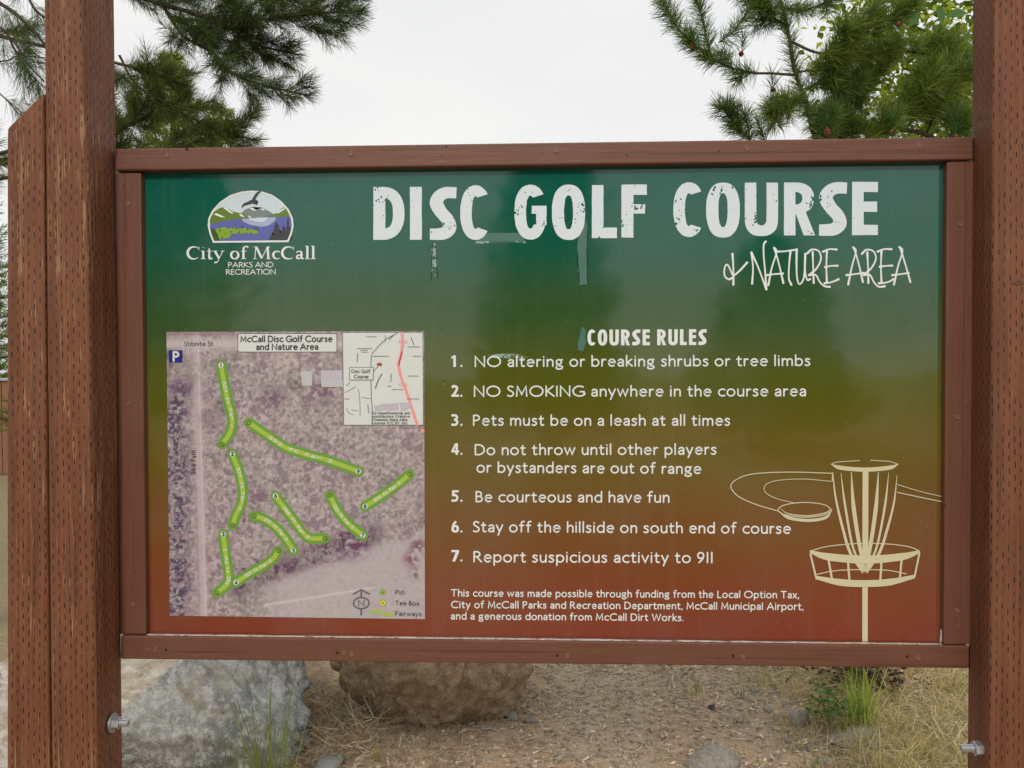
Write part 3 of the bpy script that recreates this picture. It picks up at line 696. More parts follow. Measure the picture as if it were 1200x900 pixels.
shape('tree_shadows', 'ink_deep', [(280, 345), (310, 350), (330, 385), (345, 430), (303, 436), (284, 385)], *[[(q[0]-6, q[1]+8), (q[0]+7, q[1]+6), (q[0]+2, q[1]-14)] for q in ((345, 360), (380, 385), (362, 410), (420, 370), (460, 345), (500, 335), (540, 352), (590, 340), (603, 345), (610, 352), (480, 372), (560, 380))], base=.00078)
def fir(cx, top, bot, wd):
    L_ = []; R_ = []; n = 6
    for i in range(n):
        t_ = (i+1)/n; yy = top+(bot-top)*t_; L_ += [(cx-wd*t_, yy), (cx-wd*t_*.5, yy-2)]; R_ += [(cx+wd*t_, yy), (cx+wd*t_*.5, yy-2)]
    return [(cx, top)]+R_+L_[::-1]
shape('pines', 'ink_pine', fir(745, 298, 425, 58), fir(825, 262, 428, 30), fir(795, 320, 428, 40), [(690, 428), (700, 400), (850, 350), (846, 385), (824, 430)], base=.00074)
pr = Print(.0009); pr.ribbon(smooth_path(ARCH+[ARCH[0]], 1), 2.1, closed=False); pr.build('picture_border', M['white'], emblem)
pr = Print(.00105)
for st, w_ in (([(502, 200), (512, 182), (540, 170), (575, 158)], [1, 3.2, 4]), ([(575, 160), (590, 130), (612, 98), (632, 88)], [3.5, 3.5, 1.4]), ([(560, 152), (590, 165), (608, 160), (600, 182)], [2, 3.6, 2.5, 1]), ([(590, 150), (610, 155)], [3, 1.5])):
    pr.ribbon(smooth_path(E6(*st), 5), w_)
pr.build('flying_bird', M['ink_pine'], emblem)
# serif lettering
def serif(pr, s_, x0, x1, yb_, h_):
    TH, TN = .175, .065; G = {}
    def st(x, a_, b_): return ([(x, a_), (x, b_)], TH)
    def sf(x0_, x1_, y_): return ([(x0_, y_), (x1_, y_)], .05)
    G['C'] = (.80, [(arc(.45, .49, .38, .48, 50, 310, 18), [.05, .10, .18, .20, .18, .10, .05]), ([(.74, .98), (.74, .72)], .05)])
    G['i'] = (.30, [st(.15, .64, 0), sf(0, .30, .025), sf(.02, .15, .64), ([(.15, .90), (.15, .92)], .2)])
    G['t'] = (.36, [([(.16, .84), (.16, .2), (.2, .05), (.36, .06)], [.1, TH, TH, .08]), sf(.02, .35, .62)])
    G['y'] = (.64, [([(.08, .64), (.34, .05)], TH), ([(.56, .64), (.34, .05), (.22, -.24), (.06, -.26)], [.06, .06, .08, .15]), sf(.0, .24, .64), sf(.44, .66, .64)])
    G['o'] = (.60, [(arc(.30, .32, .215, .30, 90, 450, 24), [.07, .16, .19, .16, .07, .16, .19, .16, .07])])
    G['f'] = (.40, [([(.46, .92), (.34, 1.0), (.2, .92), (.17, .75), (.17, 0)], [.14, .1, .12, TH, TH]), sf(.02, .36, .62), sf(.03, .34, .025)])
    G['M'] = (1.08, [([(.17, .95), (.12, 0)], .07), ([(.2, .97), (.53, .06)], .18), ([(.53, .06), (.87, .97)], .07), ([(.88, .95), (.93, 0)], .18), sf(.02, .24, .025), sf(.80, 1.07, .025), sf(.05, .24, .965), sf(.82, 1.03, .965)])
    G['c'] = (.50, [(arc(.32, .32, .235, .30, 50, 310, 16), [.12, .08, .16, .19, .16, .08, .05])])
    G['a'] = (.52, [([(.07, .52), (.2, .62), (.35, .56), (.37, .40), (.37, .1), (.5, .03)], [.12, .07, .13, .17, .17, .08]), (S_((.37, .36), (.14, .28), (.10, .12), (.2, .04), (.37, .12)), [.06, .12, .17, .12, .06])])
    G['l'] = (.30, [st(.15, 1.04, 0), sf(0, .30, .025), sf(.02, .15, 1.03)])
    tot = sum(.28 if c_ == ' ' else G[c_][0]+.05 for c_ in s_)-.05; sx = (x1-x0)/tot; cur = 0
    for c_ in s_:
        if c_ == ' ': cur += .28; continue
        for pts, w_ in G[c_][1]:
            pp = [(x0+(cur+q[0])*sx, yb_-q[1]*h_) for q in (smooth_path(pts, 4) if len(pts) in (4, 5, 6) and c_ != 'M' else pts)]
            pr.ribbon(pp, np.array(w_)*h_ if not np.isscalar(w_) else w_*h_, cap='butt')
        cur += G[c_][0]+.05
pr = Print(); serif(pr, 'City of McCall', 218.5, 370, 303.6, 14.8); pr.build('city_lettering', M['white'], emblem)
pr = Print(); text(pr, 'PARKS AND', 267.5, 313.2, 320, 312.8, 5.6, .15, .14, .3); text(pr, 'RECREATION', 265, 321.6, 323, 321.2, 5.6, .15, .14, .3); pr.build('department_lettering', M['white'], emblem)

# ---------------- basket drawing
basket = bpy.data.objects.new('basket_drawing', None); C.objects.link(basket); basket.parent = sign; basket.location = (0, 0, SIGN_Z)
def B3(*p): return [(840+q[0]/3.46, 520+q[1]/3.46) for q in p]
LAY = [0]
def draw(name, items, mat='cream'):
    pr = Print(.0004+LAY[0]*.00046); LAY[0] += 1
    for pts, w_ in items: pr.ribbon(smooth_path(B3(*pts), 6), np.array(w_)/3.46 if not np.isscalar(w_) else w_/3.46, cap='butt')
    return pr.build(name, M[mat], basket)
draw('chain_ring', [([(463, 82), (500, 97), (600, 105), (700, 97), (737, 82)], [2, 17, 17, 17, 2]), ([(463, 84), (490, 74), (580, 68)], 3), ([(622, 67), (700, 72), (736, 84)], 3)])
draw('pole', [([(603, 110), (602, 480)], 24), ([(601, 560), (601, 690), (601, 816)], 22)])
draw('chains', [([(470, 116), (482, 220), (510, 340), (540, 440), (592, 525)], [3, 8, 11, 12, 5]), ([(503, 118), (520, 250), (552, 420), (592, 500)], [2, 10, 9, 8]), ([(545, 114), (555, 260), (582, 430), (600, 490)], [3, 17, 15, 12]),
                ([(655, 114), (645, 260), (620, 430), (604, 490)], [3, 17, 15, 12]), ([(697, 117), (682, 250), (648, 420), (608, 500)], [2, 10, 9, 8]), ([(731, 128), (718, 240), (690, 350), (660, 440), (608, 525)], [2, 8, 11, 12, 5]),
                ([(562, 462), (600, 500), (640, 462)], [20, 40, 20])])
draw('basket_cage', [([(376, 436), (440, 418), (520, 408), (600, 404), (700, 407), (780, 418), (824, 436)], 4), ([(378, 437), (450, 458), (600, 470), (750, 458), (823, 437)], [12, 30, 34, 30, 12]),
                     ([(400, 542), (500, 562), (600, 567), (700, 561), (803, 538)], [14, 28, 28, 28, 14]), ([(405, 530), (470, 516), (540, 511), (600, 510)], 4), ([(620, 510), (700, 514), (770, 528)], 4),
                     ([(379, 445), (402, 540)], 8), ([(452, 465), (466, 545)], 9), ([(531, 470), (538, 555)], 9), ([(668, 470), (663, 555)], 9), ([(750, 460), (742, 548)], 9), ([(822, 442), (802, 538)], 8)])
FT = [([(470, 120), (300, 115), (150, 122), (80, 145), (57, 175), (90, 215), (170, 250), (250, 273)], 4), ([(468, 153), (350, 143), (240, 150), (195, 170), (200, 200), (250, 225), (312, 239)], 3),
                      ([(469, 118), (468, 155)], 4), ([(731, 165), (820, 192), (910, 214)], 3), ([(731, 197), (820, 216), (912, 235)], 4)]
for it in FT: draw('flight_trail', [it]); LAY[0] = 5
draw('flying_disc', [(arc(357, 268, 109, 30, 0, 360, 8), 4), ([(250, 272), (290, 300), (370, 311), (440, 300), (466, 272)], [2, 12, 13, 12, 2]), ([(258, 262), (290, 284), (370, 292), (440, 280), (460, 264)], [1, 5, 5, 5, 1])])

# ---------------- map
mapp = None
def build_map():
    c = [(195, 389), (497, 388), (498, 725.5), (199, 721.5)]
    nu, nv = 270, 300
    U, V = np.meshgrid(np.linspace(0, 1, nu), np.linspace(0, 1, nv))
    PX = (c[0][0]*(1-U)+c[1][0]*U)*(1-V)+(c[3][0]*(1-U)+c[2][0]*U)*V
    PY = (c[0][1]*(1-U)+c[1][1]*U)*(1-V)+(c[3][1]*(1-U)+c[2][1]*U)*V
    def vn(scale, seed, oct=4):
        r = np.random.default_rng(seed); tot = 0; amp = 1; s_ = 0
        for o_ in range(oct):
            g = r.random((int(scale*1.1)+3, int(scale*1.1)+3)); x_ = U*scale; y_ = V*scale*1.1
            xi = x_.astype(int).clip(0, g.shape[1]-2); yi = y_.astype(int).clip(0, g.shape[0]-2); fx = x_-xi; fy = y_-yi
            fx = (fx*fx*(3-2*fx)).clip(0, 1); fy = (fy*fy*(3-2*fy)).clip(0, 1)
            tot = tot+amp*(g[yi, xi]*(1-fx)*(1-fy)+g[yi, xi+1]*fx*(1-fy)+g[yi+1, xi]*(1-fx)*fy+g[yi+1, xi+1]*fx*fy); s_ += amp; amp *= .62; scale *= 2.1
        return tot/s_
    a_ = vn(14, 1, 5); b_ = vn(62, 2, 3); c_ = vn(5, 3, 3); d_ = vn(95, 4, 2); e_ = vn(120, 5, 1)
    base = np.stack([160+0*U, 150+0*U, 153+0*U], -1)
    base += ((a_-.5)*110)[..., None]*np.array([1, 1, .98])+((b_-.5)*70)[..., None]+((d_-.5)*48)[..., None]+((e_-.5)*26)[..., None]
    base += ((c_-.5)*34)[..., None]*np.array([1, .6, .8])
    def band(mask, col, k):
        m_ = (mask.clip(0, 1)*k)[..., None]; return base*(1-m_)+np.array(col, float)*m_
    sm = lambda x, lo, hi: np.clip((x-lo)/(hi-lo), 0, 1)
    pathx = 229+(PY-400)*.030
    base = band(sm(b_+1.2*(a_-.5)+.3*(c_-.5), .58, .74), (98, 82, 96), .62)              # scrub everywhere
    base = band(sm(d_, .66, .76), (186, 174, 180), .45)
    wood = sm(-PX, -226, -214)*sm(PY, 440, 470)                                        # wood at the left
    base = band(wood, (140, 122, 142), .55); base = band(wood*sm(b_+.5*(d_-.5), .46, .54), (70, 54, 82), .85); base = band(wood*sm(d_, .60, .70), (172, 180, 172), .8)
    base = band(np.exp(-((PX-pathx)/5.5)**2), (182, 166, 176), .85); base = band(np.exp(-((PX-pathx-3)/1.0)**2), (200, 190, 197), .7)
    base = band(np.exp(-((PX-pathx+5)/1.2)**2)*(PY > 560), (140, 118, 134), .5)
    base = band(np.exp(-((PY-403-(a_-.5)*2)/7)**2), (186, 178, 184), .9)
    base = band(np.exp(-((PY-391)/2.6)**2)*(PX < 275), (140, 108, 122), .6)
    ln = 690-(PX-260)*.36                                                             # dark band of trees on the slope
    dk = np.exp(-((PY-ln+2+(a_-.5)*34)/12)**2)*sm(PX, 262, 282)*sm(-PX, -455, -430)
    base = band(dk*sm(b_+(d_-.5)*.6, .40, .50), (80, 50, 86), .85); base = band(dk*sm(d_, .60, .68), (135, 140, 128), .85)
    base = band(sm(PY-ln-(a_-.5)*16, 12, 20)*sm(PX, 290, 330), (174, 168, 174), .80)
    base = band(np.exp(-((PY-(706-(PX-330)*.16))/1.4)**2)*(PX > 310)*(PX < 440), (198, 192, 198), .75)
    for sx_, sy_, sr, col in ((362, 437, 7, (190, 185, 182)), (335, 420, 18, (186, 174, 168)), (222, 498, 9, (180, 174, 176)), (482, 655, 8, (110, 66, 84)), (490, 640, 9, (108, 68, 88)), (486, 672, 6, (105, 66, 84)), (377, 460, 14, (104, 76, 100)), (320, 466, 12, (106, 82, 102)), (302, 582, 10, (120, 92, 114)), (225, 435, 10, (132, 138, 128)), (213, 455, 12, (92, 68, 100)), (415, 640, 14, (92, 56, 90)), (245, 490, 10, (120, 96, 116))):
        base = band(np.exp(-(((PX-sx_)**2+(PY-sy_)**2)/sr**2))*sm(b_+.4*(d_-.5), .42, .52), col, .85)
    base = base.clip(35, 222)/255
    linc = np.where(base <= .04045, base/12.92, ((base+.055)/1.055)**2.4)
    pr = [onY(x_, y_, PANEL_Y-.0007) for x_, y_ in zip(PX.ravel(), PY.ravel())]
    v = [(p[0], p[1], p[2]-SIGN_Z) for p in pr]
    f = []
    for j in range(nv-1):
        b0 = j*nu
        f += [(b0+i, b0+i+1, b0+nu+i+1, b0+nu+i) for i in range(nu-1)]
    me = bpy.data.meshes.new('map_print'); me.from_pydata(v, [], [q[::-1] for q in f]); me.materials.append(M['aerial'])
    ca = me.color_attributes.new('print', 'FLOAT_COLOR', 'POINT'); ca.data.foreach_set('color', np.concatenate([linc.reshape(-1, 3), np.ones((nu*nv, 1))], 1).ravel().astype(np.float32))
    o = bpy.data.objects.new('map_print', me); C.objects.link(o); o.parent = sign; o.location = (0, 0, SIGN_Z)
    o['label'] = 'purplish aerial photograph map of the course with green fairways'; o['kind'] = 'stuff'
    del o['kind']
    return o
mapp = build_map()
def Z6(*p): return [(190+q[0]/5, 380+q[1]/5) for q in p]
def Z7(*p): return [(340+q[0]/5, 380+q[1]/5) for q in p]
def Z8(*p): return [(190+q[0]/3.75, 550+q[1]/3.75) for q in p]
FW = [('1', '507 ft Par 4', Z6((345, 240), (365, 350), (385, 450), (405, 520), (410, 590), (390, 650), (352, 702)), 1), ('2', '377 ft Par 3', Z6((412, 760), (425, 800))+Z8((335, 0), (355, 100), (345, 160), (325, 200), (310, 245)), 1),
      ('3', '332 ft Par 3', Z8((268, 285), (280, 380), (290, 450), (292, 490), (270, 520), (240, 542)), 1), ('4', '325 ft Par 3', Z8((325, 497), (380, 460), (450, 420), (490, 390), (510, 357)), 1),
      ('5', '277 ft Par 3', Z8((577, 357), (540, 300), (500, 255), (450, 220), (405, 205)), 1), ('6', '388 ft Par 3', Z8((498, 117), (560, 200), (620, 280), (655, 303), (715, 303)), 1),
      ('7', '235 ft Par 3', Z8((882, 290), (820, 240), (770, 180), (737, 115)), 1), ('8', '275 ft Par 3', Z8((892, 163), (960, 120), (1030, 70), (1087, 22)), 1),
      ('9', '392 ft Par 3', (Z6((508, 577), (600, 640), (720, 720), (800, 748))+Z7((100, 765), (200, 790), (300, 825), (400, 862)))[::-1], 1)]
for num, par, pts, _ in FW:
    P_ = smooth_path(pts, 6); ly = int(num)*.00004
    pr = Print(.0012+ly); pr.ribbon(P_, 12.5); pr.build('fairway_edge', M['ink_green'], mapp)
    pr = Print(.0017+ly); pr.ribbon(P_, 5.2); pr.build('fairway', M['ink_lime'], mapp, 'fairway %s on the map' % num)
    # distance lettering that follows the fairway
    q = P_ if (P_[-1][0]-P_[0][0] > -3) else P_[::-1]
    seg = np.r_[0, np.cumsum(np.linalg.norm(np.diff(q, axis=0), axis=1))]; L = seg[-1]; s0 = L*.2; s1 = L*.78
    pr = Print(.0022); n_ = len(par); stp = (s1-s0)/n_
    for i, ch in enumerate(par):
        if ch == ' ': continue
        s_ = s0+stp*i; a0 = [np.interp(s_, seg, q[:, k]) for k in (0, 1)]; a1 = [np.interp(s_+stp*.72, seg, q[:, k]) for k in (0, 1)]
        dx, dy = a1[0]-a0[0], a1[1]-a0[1]; l_ = math.hypot(dx, dy); nx, ny = -dy/l_, dx/l_
        text(pr, ch, a0[0]+nx*1.7, a0[1]+ny*1.7, a1[0]+nx*1.7, a1[1]+ny*1.7, 3.6, .22)
    pr.build('distance_lettering', M['ink_paper'], mapp)
    pr = Print(.0022); pr.disc(P_[0][0], P_[0][1], 3.2); pr.build('tee_marker', M['ink_paper'], mapp)
    pr = Print(.0027); text(pr, num, P_[0][0]-1.2, P_[0][1]+2, P_[0][0]+1.2, P_[0][1]+2, 4, .26); pr.disc(P_[-1][0], P_[-1][1], 2.6); pr.build('number_lettering', M['ink_black'], mapp)
    pr = Print(.0032); pr.disc(P_[-1][0], P_[-1][1], 1.8); pr.build('pin_marker', M['ink_lime'], mapp)
    pr = Print(.0037); pr.disc(P_[-1][0], P_[-1][1], .8); pr.build('pin_dot', M['ink_black'], mapp)
def panel_fill(name, pts, mat, base, label=None): pr = Print(base); pr.fill(pts); return pr.build(name, M[mat], mapp, label)
def rrect(x0, y0, x1, y1, r):
    return [(x, y) for cx, cy, a_ in ((x1-r, y0+r, -90), (x1-r, y1-r, 0), (x0+r, y1-r, 90), (x0+r, y0+r, 180)) for x, y in ((cx+r*math.cos(R(a_+k*30)), cy+r*math.sin(R(a_+k*30))) for k in range(4))]
panel_fill('map_title_frame', rrect(278.4, 390.6, 395.2, 412.9, 2.2), 'ink_grey', .0012); panel_fill('map_title_box', rrect(279.2, 391.4, 394.4, 412.1, 1.8), 'ink_paper', .0017)
pr = Print(.0023); text(pr, 'McCall Disc Golf Course', 282, 400.6, 389, 400.2, 6.6, .19, .2, .32); text(pr, 'and Nature Area', 300.5, 409.8, 372.5, 409.4, 6.6, .19, .2, .32); pr.build('map_title_lettering', M['ink_black'], mapp)
panel_fill('parking_sign', [(197.6, 410.5), (213.8, 410.5), (213.8, 425), (198, 425)], 'ink_blue', .0012)
pr = Print(.0018); text(pr, 'P', 203, 423, 209.4, 423, 10.4, .24); pr.build('parking_letter', M['ink_paper'], mapp)
pr = Print(.0012); text(pr, 'Stibnite St', 216, 405.3, 249.3, 405.3, 4.8, .14); text(pr, 'Bike Path', 229.2, 555.5, 229.2, 528, 5, .14); pr.build('street_lettering', M['ink_black'], mapp)
for q, m_ in (([(352.5, 435), (366, 435), (366, 452), (354, 452)], 'ink_roof'), ([(376, 434), (401, 434), (401, 445), (376, 446)], 'ink_lilac'), ([(376, 446), (402, 445), (402, 453.5), (377, 453.5)], 'ink_roof'), ([(377, 436), (400, 436), (400, 439.5), (377, 439.5)], 'ink_grey')): panel_fill('map_building', q, m_, .0011+.0001*len(m_))
panel_fill('inset_frame', [(401, 389.2), (496, 389), (496.5, 498.6), (402.4, 498.6)], 'ink_grey', .0012); panel_fill('inset_map', [(401.8, 390), (495.2, 389.8), (495.7, 497.8), (403.2, 497.8)], 'ink_paper', .0017, 'small pale street map inset at the corner of the aerial map')
pr = Print(.0023)
for pts, w_ in (([(631, 50), (560, 90), (500, 150), (475, 200), (475, 400), (480, 480), (480, 585)], 4), ([(710, 80), (725, 120)], 5), ([(330, 360), (350, 340)], 3), ([(320, 400), (360, 380), (385, 365)], 3), ([(400, 380), (408, 440), (410, 535)], 3), ([(330, 490), (345, 520), (370, 530)], 3), ([(360, 500), (400, 508)], 3), ([(420, 430), (470, 435)], 3), ([(500, 375), (515, 330), (538, 292)], 6), ([(455, 470), (460, 520)], 4), ([(395, 170), (393, 220)], 4), ([(592, 292), (590, 338)], 4), ([(558, 66), (556, 100)], 3), ([(485, 282), (515, 245)], 3), ([(580, 90), (610, 60)], 4)):
    pr.ribbon(smooth_path(Z7(*pts), 4), w_/5)
for x_, y_, l_ in ((445, 75, 60), (392, 145, 88), (412, 155, 40), (420, 166, 35), (485, 190, 95), (690, 135, 70), (720, 190, 50), (690, 306, 62), (596, 385, 65), (683, 440, 70), (318, 440, 30), (572, 366, 20)):
    q = Z7((x_, y_), (x_+l_, y_)); text(pr, 'x'*max(3, int(l_/9)), q[0][0], q[0][1], q[1][0], q[1][1], 1.6, .2, .1)
pr.build('inset_streets', M['ink_grey'], mapp)
pr = Print(.0023); pr.ribbon(smooth_path(Z7((657, 52), (658, 110), (650, 180), (635, 235), (650, 310), (672, 370), (700, 450), (745, 590)), 5), 3.2)
for cy_ in (104, 354): pr.ribbon(arc(*Z7((660, cy_))[0], 5, 1.4, 0, 360, 12), .8)
pr.disc(*Z7((775, 625))[0], 2.6)
pr.build('inset_highway', M['ink_pink'], mapp)
pr = Print(.0028); pr.ribbon(smooth_path(Z7((655, 160), (645, 200), (637, 238)), 4), 1.3); st_ = Z7((523, 234))[0]
pr.fill([(st_[0]+(3.2 if k % 2 == 0 else 1.3)*math.sin(k*math.pi/5), st_[1]-(3.2 if k % 2 == 0 else 1.3)*math.cos(k*math.pi/5)) for k in range(10)]); pr.build('inset_star', M['ink_red'], mapp)
pr = Print(.0023)
for k in range(3): pr.fill(Z7((490+k*75, 480-k*12), (560+k*75, 462), (575+k*60, 500), (500+k*75, 508)))
pr.build('inset_blocks', M['ink_lilac'], mapp)
pr = Print(.0028); pr.fill([(x_, y_) for x_, y_ in rrect(409.2, 430.2, 437.8, 445.6, 1.2)]); pr.build('inset_label_frame', M['ink_grey'], mapp)
pr = Print(.0033); pr.fill(rrect(409.9, 430.9, 437.1, 444.9, 1)); pr.build('inset_label', M['ink_paper'], mapp)
pr = Print(.0039); text(pr, 'Disc Golf', 412, 437, 433.5, 437, 3.8, .17); text(pr, 'Course', 415, 443.2, 431.5, 443.2, 3.8, .17)
for i_, s_ in enumerate(('(c) OpenStreetMap and', 'contributors, Creative', 'Commons Share Alike', 'License (CC BY SA)')): text(pr, s_, 436.5, 485.2+i_*3.9, 480-(3 if i_ > 1 else 0), 485.2+i_*3.9, 2.6, .17)
pr.build('inset_lettering', M['ink_black'], mapp)
nn_ = lambda *p: Z8(*p)
pr = Print(.0012)
pr.ribbon(nn_((875, 530), (875, 565)), 2.2, 'butt'); pr.ribbon(nn_((875, 610), (875, 642)), 2.2, 'butt'); pr.ribbon(nn_((838, 549), (875, 529), (912, 549)), 2, 'butt'); pr.ribbon(arc(*nn_((875, 588))[0], 9.2, 6.6, 0, 360, 24), 1.9)
c0 = nn_((875, 588))[0]; text(pr, 'N', c0[0]-3.6, c0[1]+3.1, c0[0]+3.6, c0[1]+3.1, 6.2, .2); pr.build('north_arrow', M['ink_grey'], mapp)
pr = Print(.0012)
for yy in (540, 587): c0 = nn_((970, yy))[0]; pr.disc(c0[0], c0[1], 3.6)
pr.build('legend_ring', M['ink_green'], mapp)
pr = Print(.0017); c0 = nn_((970, 540))[0]; pr.disc(c0[0], c0[1], 2.4); pr.ribbon(smooth_path(nn_((922, 628), (945, 622), (970, 632), (990, 640), (1015, 636)), 5), 3.4); pr.build('legend_fairway', M['ink_lime'], mapp)
pr = Print(.0017); c0 = nn_((970, 587))[0]; pr.disc(c0[0], c0[1], 3.0); pr.build('legend_tee', M['ink_yellow'], mapp)
pr = Print(.0023)
for yy in (540, 587): c0 = nn_((970, yy))[0]; pr.disc(c0[0], c0[1], 1.0)
text(pr, 'Pin', 463.4, 696.5, 473.5, 696.5, 4.9, .13); text(pr, 'Tee Box', 463.4, 709.2, 491, 709.6, 4.9, .13); text(pr, 'Fairways', 463.4, 721.3, 493.6, 722, 4.9, .13); pr.build('legend_lettering', M['ink_black'], mapp)

# ------------------------------------------------------------------ ground
def gh(x, y):
    """height of the ground"""
    h = .05*mnoise.noise(Vector((x*.5, y*.5, 1.3)))+.018*mnoise.noise(Vector((x*3, y*3, 4)))+.006*mnoise.noise(Vector((x*14, y*14, 7)))
    near = max(0, 1-abs(y-2)/3)
    return h*(.4+.6*near)
def on_ground(px, py):
    z = 0
    for _ in range(5): p = onG(px, py, z); z = gh(p[0], p[1])
    return Vector((p[0], p[1], z))
def axis(lo, hi, a, b, step):
    out = list(np.arange(a, b, step)); k = step; x = b
    while x < hi: out.append(x); k *= 1.25; x += k
    out.append(hi); k = step; x = a-step; L = []
    while x > lo: L.append(x); k *= 1.25; x -= k
    return np.array([lo]+L[::-1]+out)
gx = axis(-600, 600, -2.3, 2.4, .016); gy = axis(-300, 900, .8, 3.1, .016)
gv = [(x, y, gh(x, y)+(.004*mnoise.noise(Vector((x*45, y*45, 2))) if -2.4 < x < 2.5 and .7 < y < 3.3 else 0)) for y in gy for x in gx]
nx_ = len(gx); gf = [(j*nx_+i, j*nx_+i+1, (j+1)*nx_+i+1, (j+1)*nx_+i) for j in range(len(gy)-1) for i in range(nx_-1)]
m, t, b = new_mat('dry_ground', rough=.95, spec=.1)
geo = t.nodes.new('ShaderNodeNewGeometry').outputs['Position']
n1 = noise(t, geo, 1.4, 4); n2 = noise(t, geo, 22, 6, .65); n3 = noise(t, geo, 130, 4, .7)
tint = t.nodes.new('ShaderNodeVertexColor'); tint.layer_name = 'soil'
c = mixc(t, ramp(t, n2, [(.3, 0.0), (.7, 1.0)]).outputs[0], mixc(t, 1.0, tint.outputs[0], (.80, .79, .78, 1), 'MULTIPLY'), mixc(t, 1.0, tint.outputs[0], (1.3, 1.3, 1.3, 1), 'MULTIPLY'))
c = mixc(t, ramp(t, n3, [(.38, 0.0), (.72, .75)]).outputs[0], c, (.42, .34, .26, 1))
c = mixc(t, ramp(t, n3, [(.25, .6), (.40, 0.0)]).outputs[0], c, (.09, .065, .045, 1))
t.links.new(c, b.inputs['Base Color']); bump(t, b, mth(t, 'ADD', n2, mth(t, 'MULTIPLY', n3, .8)), .9, .014)
ground = mesh_obj('ground', gv, gf, m, smooth=True); tag(ground, kind='structure')
# soil colours: a more orange patch, a paler greyer strip, straw on the right
def soil(x, y):
    p = np.array((x, y, 0.)); d = p-CAM; dep = d@_F
    base = np.array((.50, .355, .225))
    k = mnoise.noise(Vector((x*2.2, y*2.2, 9)))*.25
    def blob(cx, cy, rx, ry, col, s):
        nonlocal base
        q = ((x-cx)/rx)**2+((y-cy)/ry)**2; f = max(0, min(1, (1.15-q+k*2)*1.6))*s; base = base*(1-f)+np.array(col)*f
    blob(.30, 2.0, .26, 1.2, (.52, .42, .30), .6)      # paler, greyer strip
    blob(-.12, 1.15, .50, .14, (.50, .32, .19), .7)     # more orange patch
    blob(1.0, 1.7, .40, .8, (.46, .335, .23), .7)
    blob(1.75, 1.9, .5, 1.1, (.40, .325, .19), .8)
    if y > 4 or x < -1.6: base = base*.2+np.array((.23, .20, .10))*.8
    return base
ca = ground.data.color_attributes.new('soil', 'FLOAT_COLOR', 'POINT')
cc = np.ones((len(gv), 4), np.float32)
for i, v in enumerate(gv): cc[i, :3] = soil(v[0], v[1])
ca.data.foreach_set('color', cc.ravel())

# ------------------------------------------------------------------ soup of small faces
def soup(name, verts, cols, mat, parent=None, faces=None, sizes=4):
    """verts (n*sizes,3); one colour per face"""
    verts = np.asarray(verts, np.float32).reshape(-1, 3); n = len(verts)//sizes
    me = bpy.data.meshes.new(name); me.vertices.add(len(verts)); me.vertices.foreach_set('co', verts.ravel())
    me.loops.add(n*sizes); me.loops.foreach_set('vertex_index', np.arange(n*sizes, dtype=np.int32))
    me.polygons.add(n); me.polygons.foreach_set('loop_start', np.arange(0, n*sizes, sizes, dtype=np.int32))
    me.update(calc_edges=True)
    cols = np.asarray(cols, np.float32).reshape(-1, 3)
    ca = me.color_attributes.new('tone', 'FLOAT_COLOR', 'POINT')
    a_ = np.ones((n, sizes, 4), np.float32); a_[:, :, :3] = cols[:, None, :]; ca.data.foreach_set('color', a_.ravel())
    me.materials.append(mat); me.validate()
    o = bpy.data.objects.new(name, me); C.objects.link(o)
    if parent: o.parent = parent
    return o
def tone_mat(name, rough=.6, trans=0.0, spec=.3, tcol=None):
    m, t, b = new_mat(name, rough=rough, spec=spec)
    a_ = t.nodes.new('ShaderNodeVertexColor'); a_.layer_name = 'tone'; t.links.new(a_.outputs[0], b.inputs['Base Color'])
    if trans:
        tr = t.nodes.new('ShaderNodeBsdfTranslucent'); t.links.new(mixc(t, 1.0, a_.outputs[0], tcol or (1.5, 1.6, .7, 1), 'MULTIPLY'), tr.inputs[0])
        mx = t.nodes.new('ShaderNodeMixShader'); mx.inputs[0].default_value = trans
        t.links.new(b.outputs[0], mx.inputs[1]); t.links.new(tr.outputs[0], mx.inputs[2])
        t.links.new(mx.outputs[0], t.nodes['Material Output'].inputs[0])
    return m
M['straw'] = tone_mat('straw', .75); M['needle'] = tone_mat('pine_needles', .42, .38); M['leaf'] = tone_mat('broad_leaves', .42, .45)
M['grass'] = tone_mat('grass_blades', .5, .35); M['gravel'] = tone_mat('gravel_chips', .85)
def nrm(a_): return a_/np.maximum(1e-9, np.linalg.norm(a_, axis=-1, keepdims=True))
def needles(base, dirs, L, wid, droop=None, curve=0.0, up=None):
    """n needles of two quads each, slightly bent. returns verts (n*2,4,3)"""
    n = len(base); d = nrm(dirs); r = rng.normal(size=(n, 3)); side = nrm(np.cross(d, r)); bend = nrm(np.cross(side, d))
    L = L[:, None]; cv = (curve*rng.uniform(.3, 1.2, (n, 1)))*L
    if up is not None: bend = np.array(up)[None, :]*np.ones((n, 1))
    p0 = base; p1 = base+d*L*.5+bend*cv*.25; p2 = base+d*L+bend*cv
    w0 = side*wid*.5; w1 = side*wid*.5; w2 = side*wid*.16
    q1 = np.stack([p0-w0, p0+w0, p1+w1, p1-w1], 1); q2 = np.stack([p1-w1, p1+w1, p2+w2, p2-w2], 1)
    return np.concatenate([q1, q2], 1).reshape(-1, 4, 3)

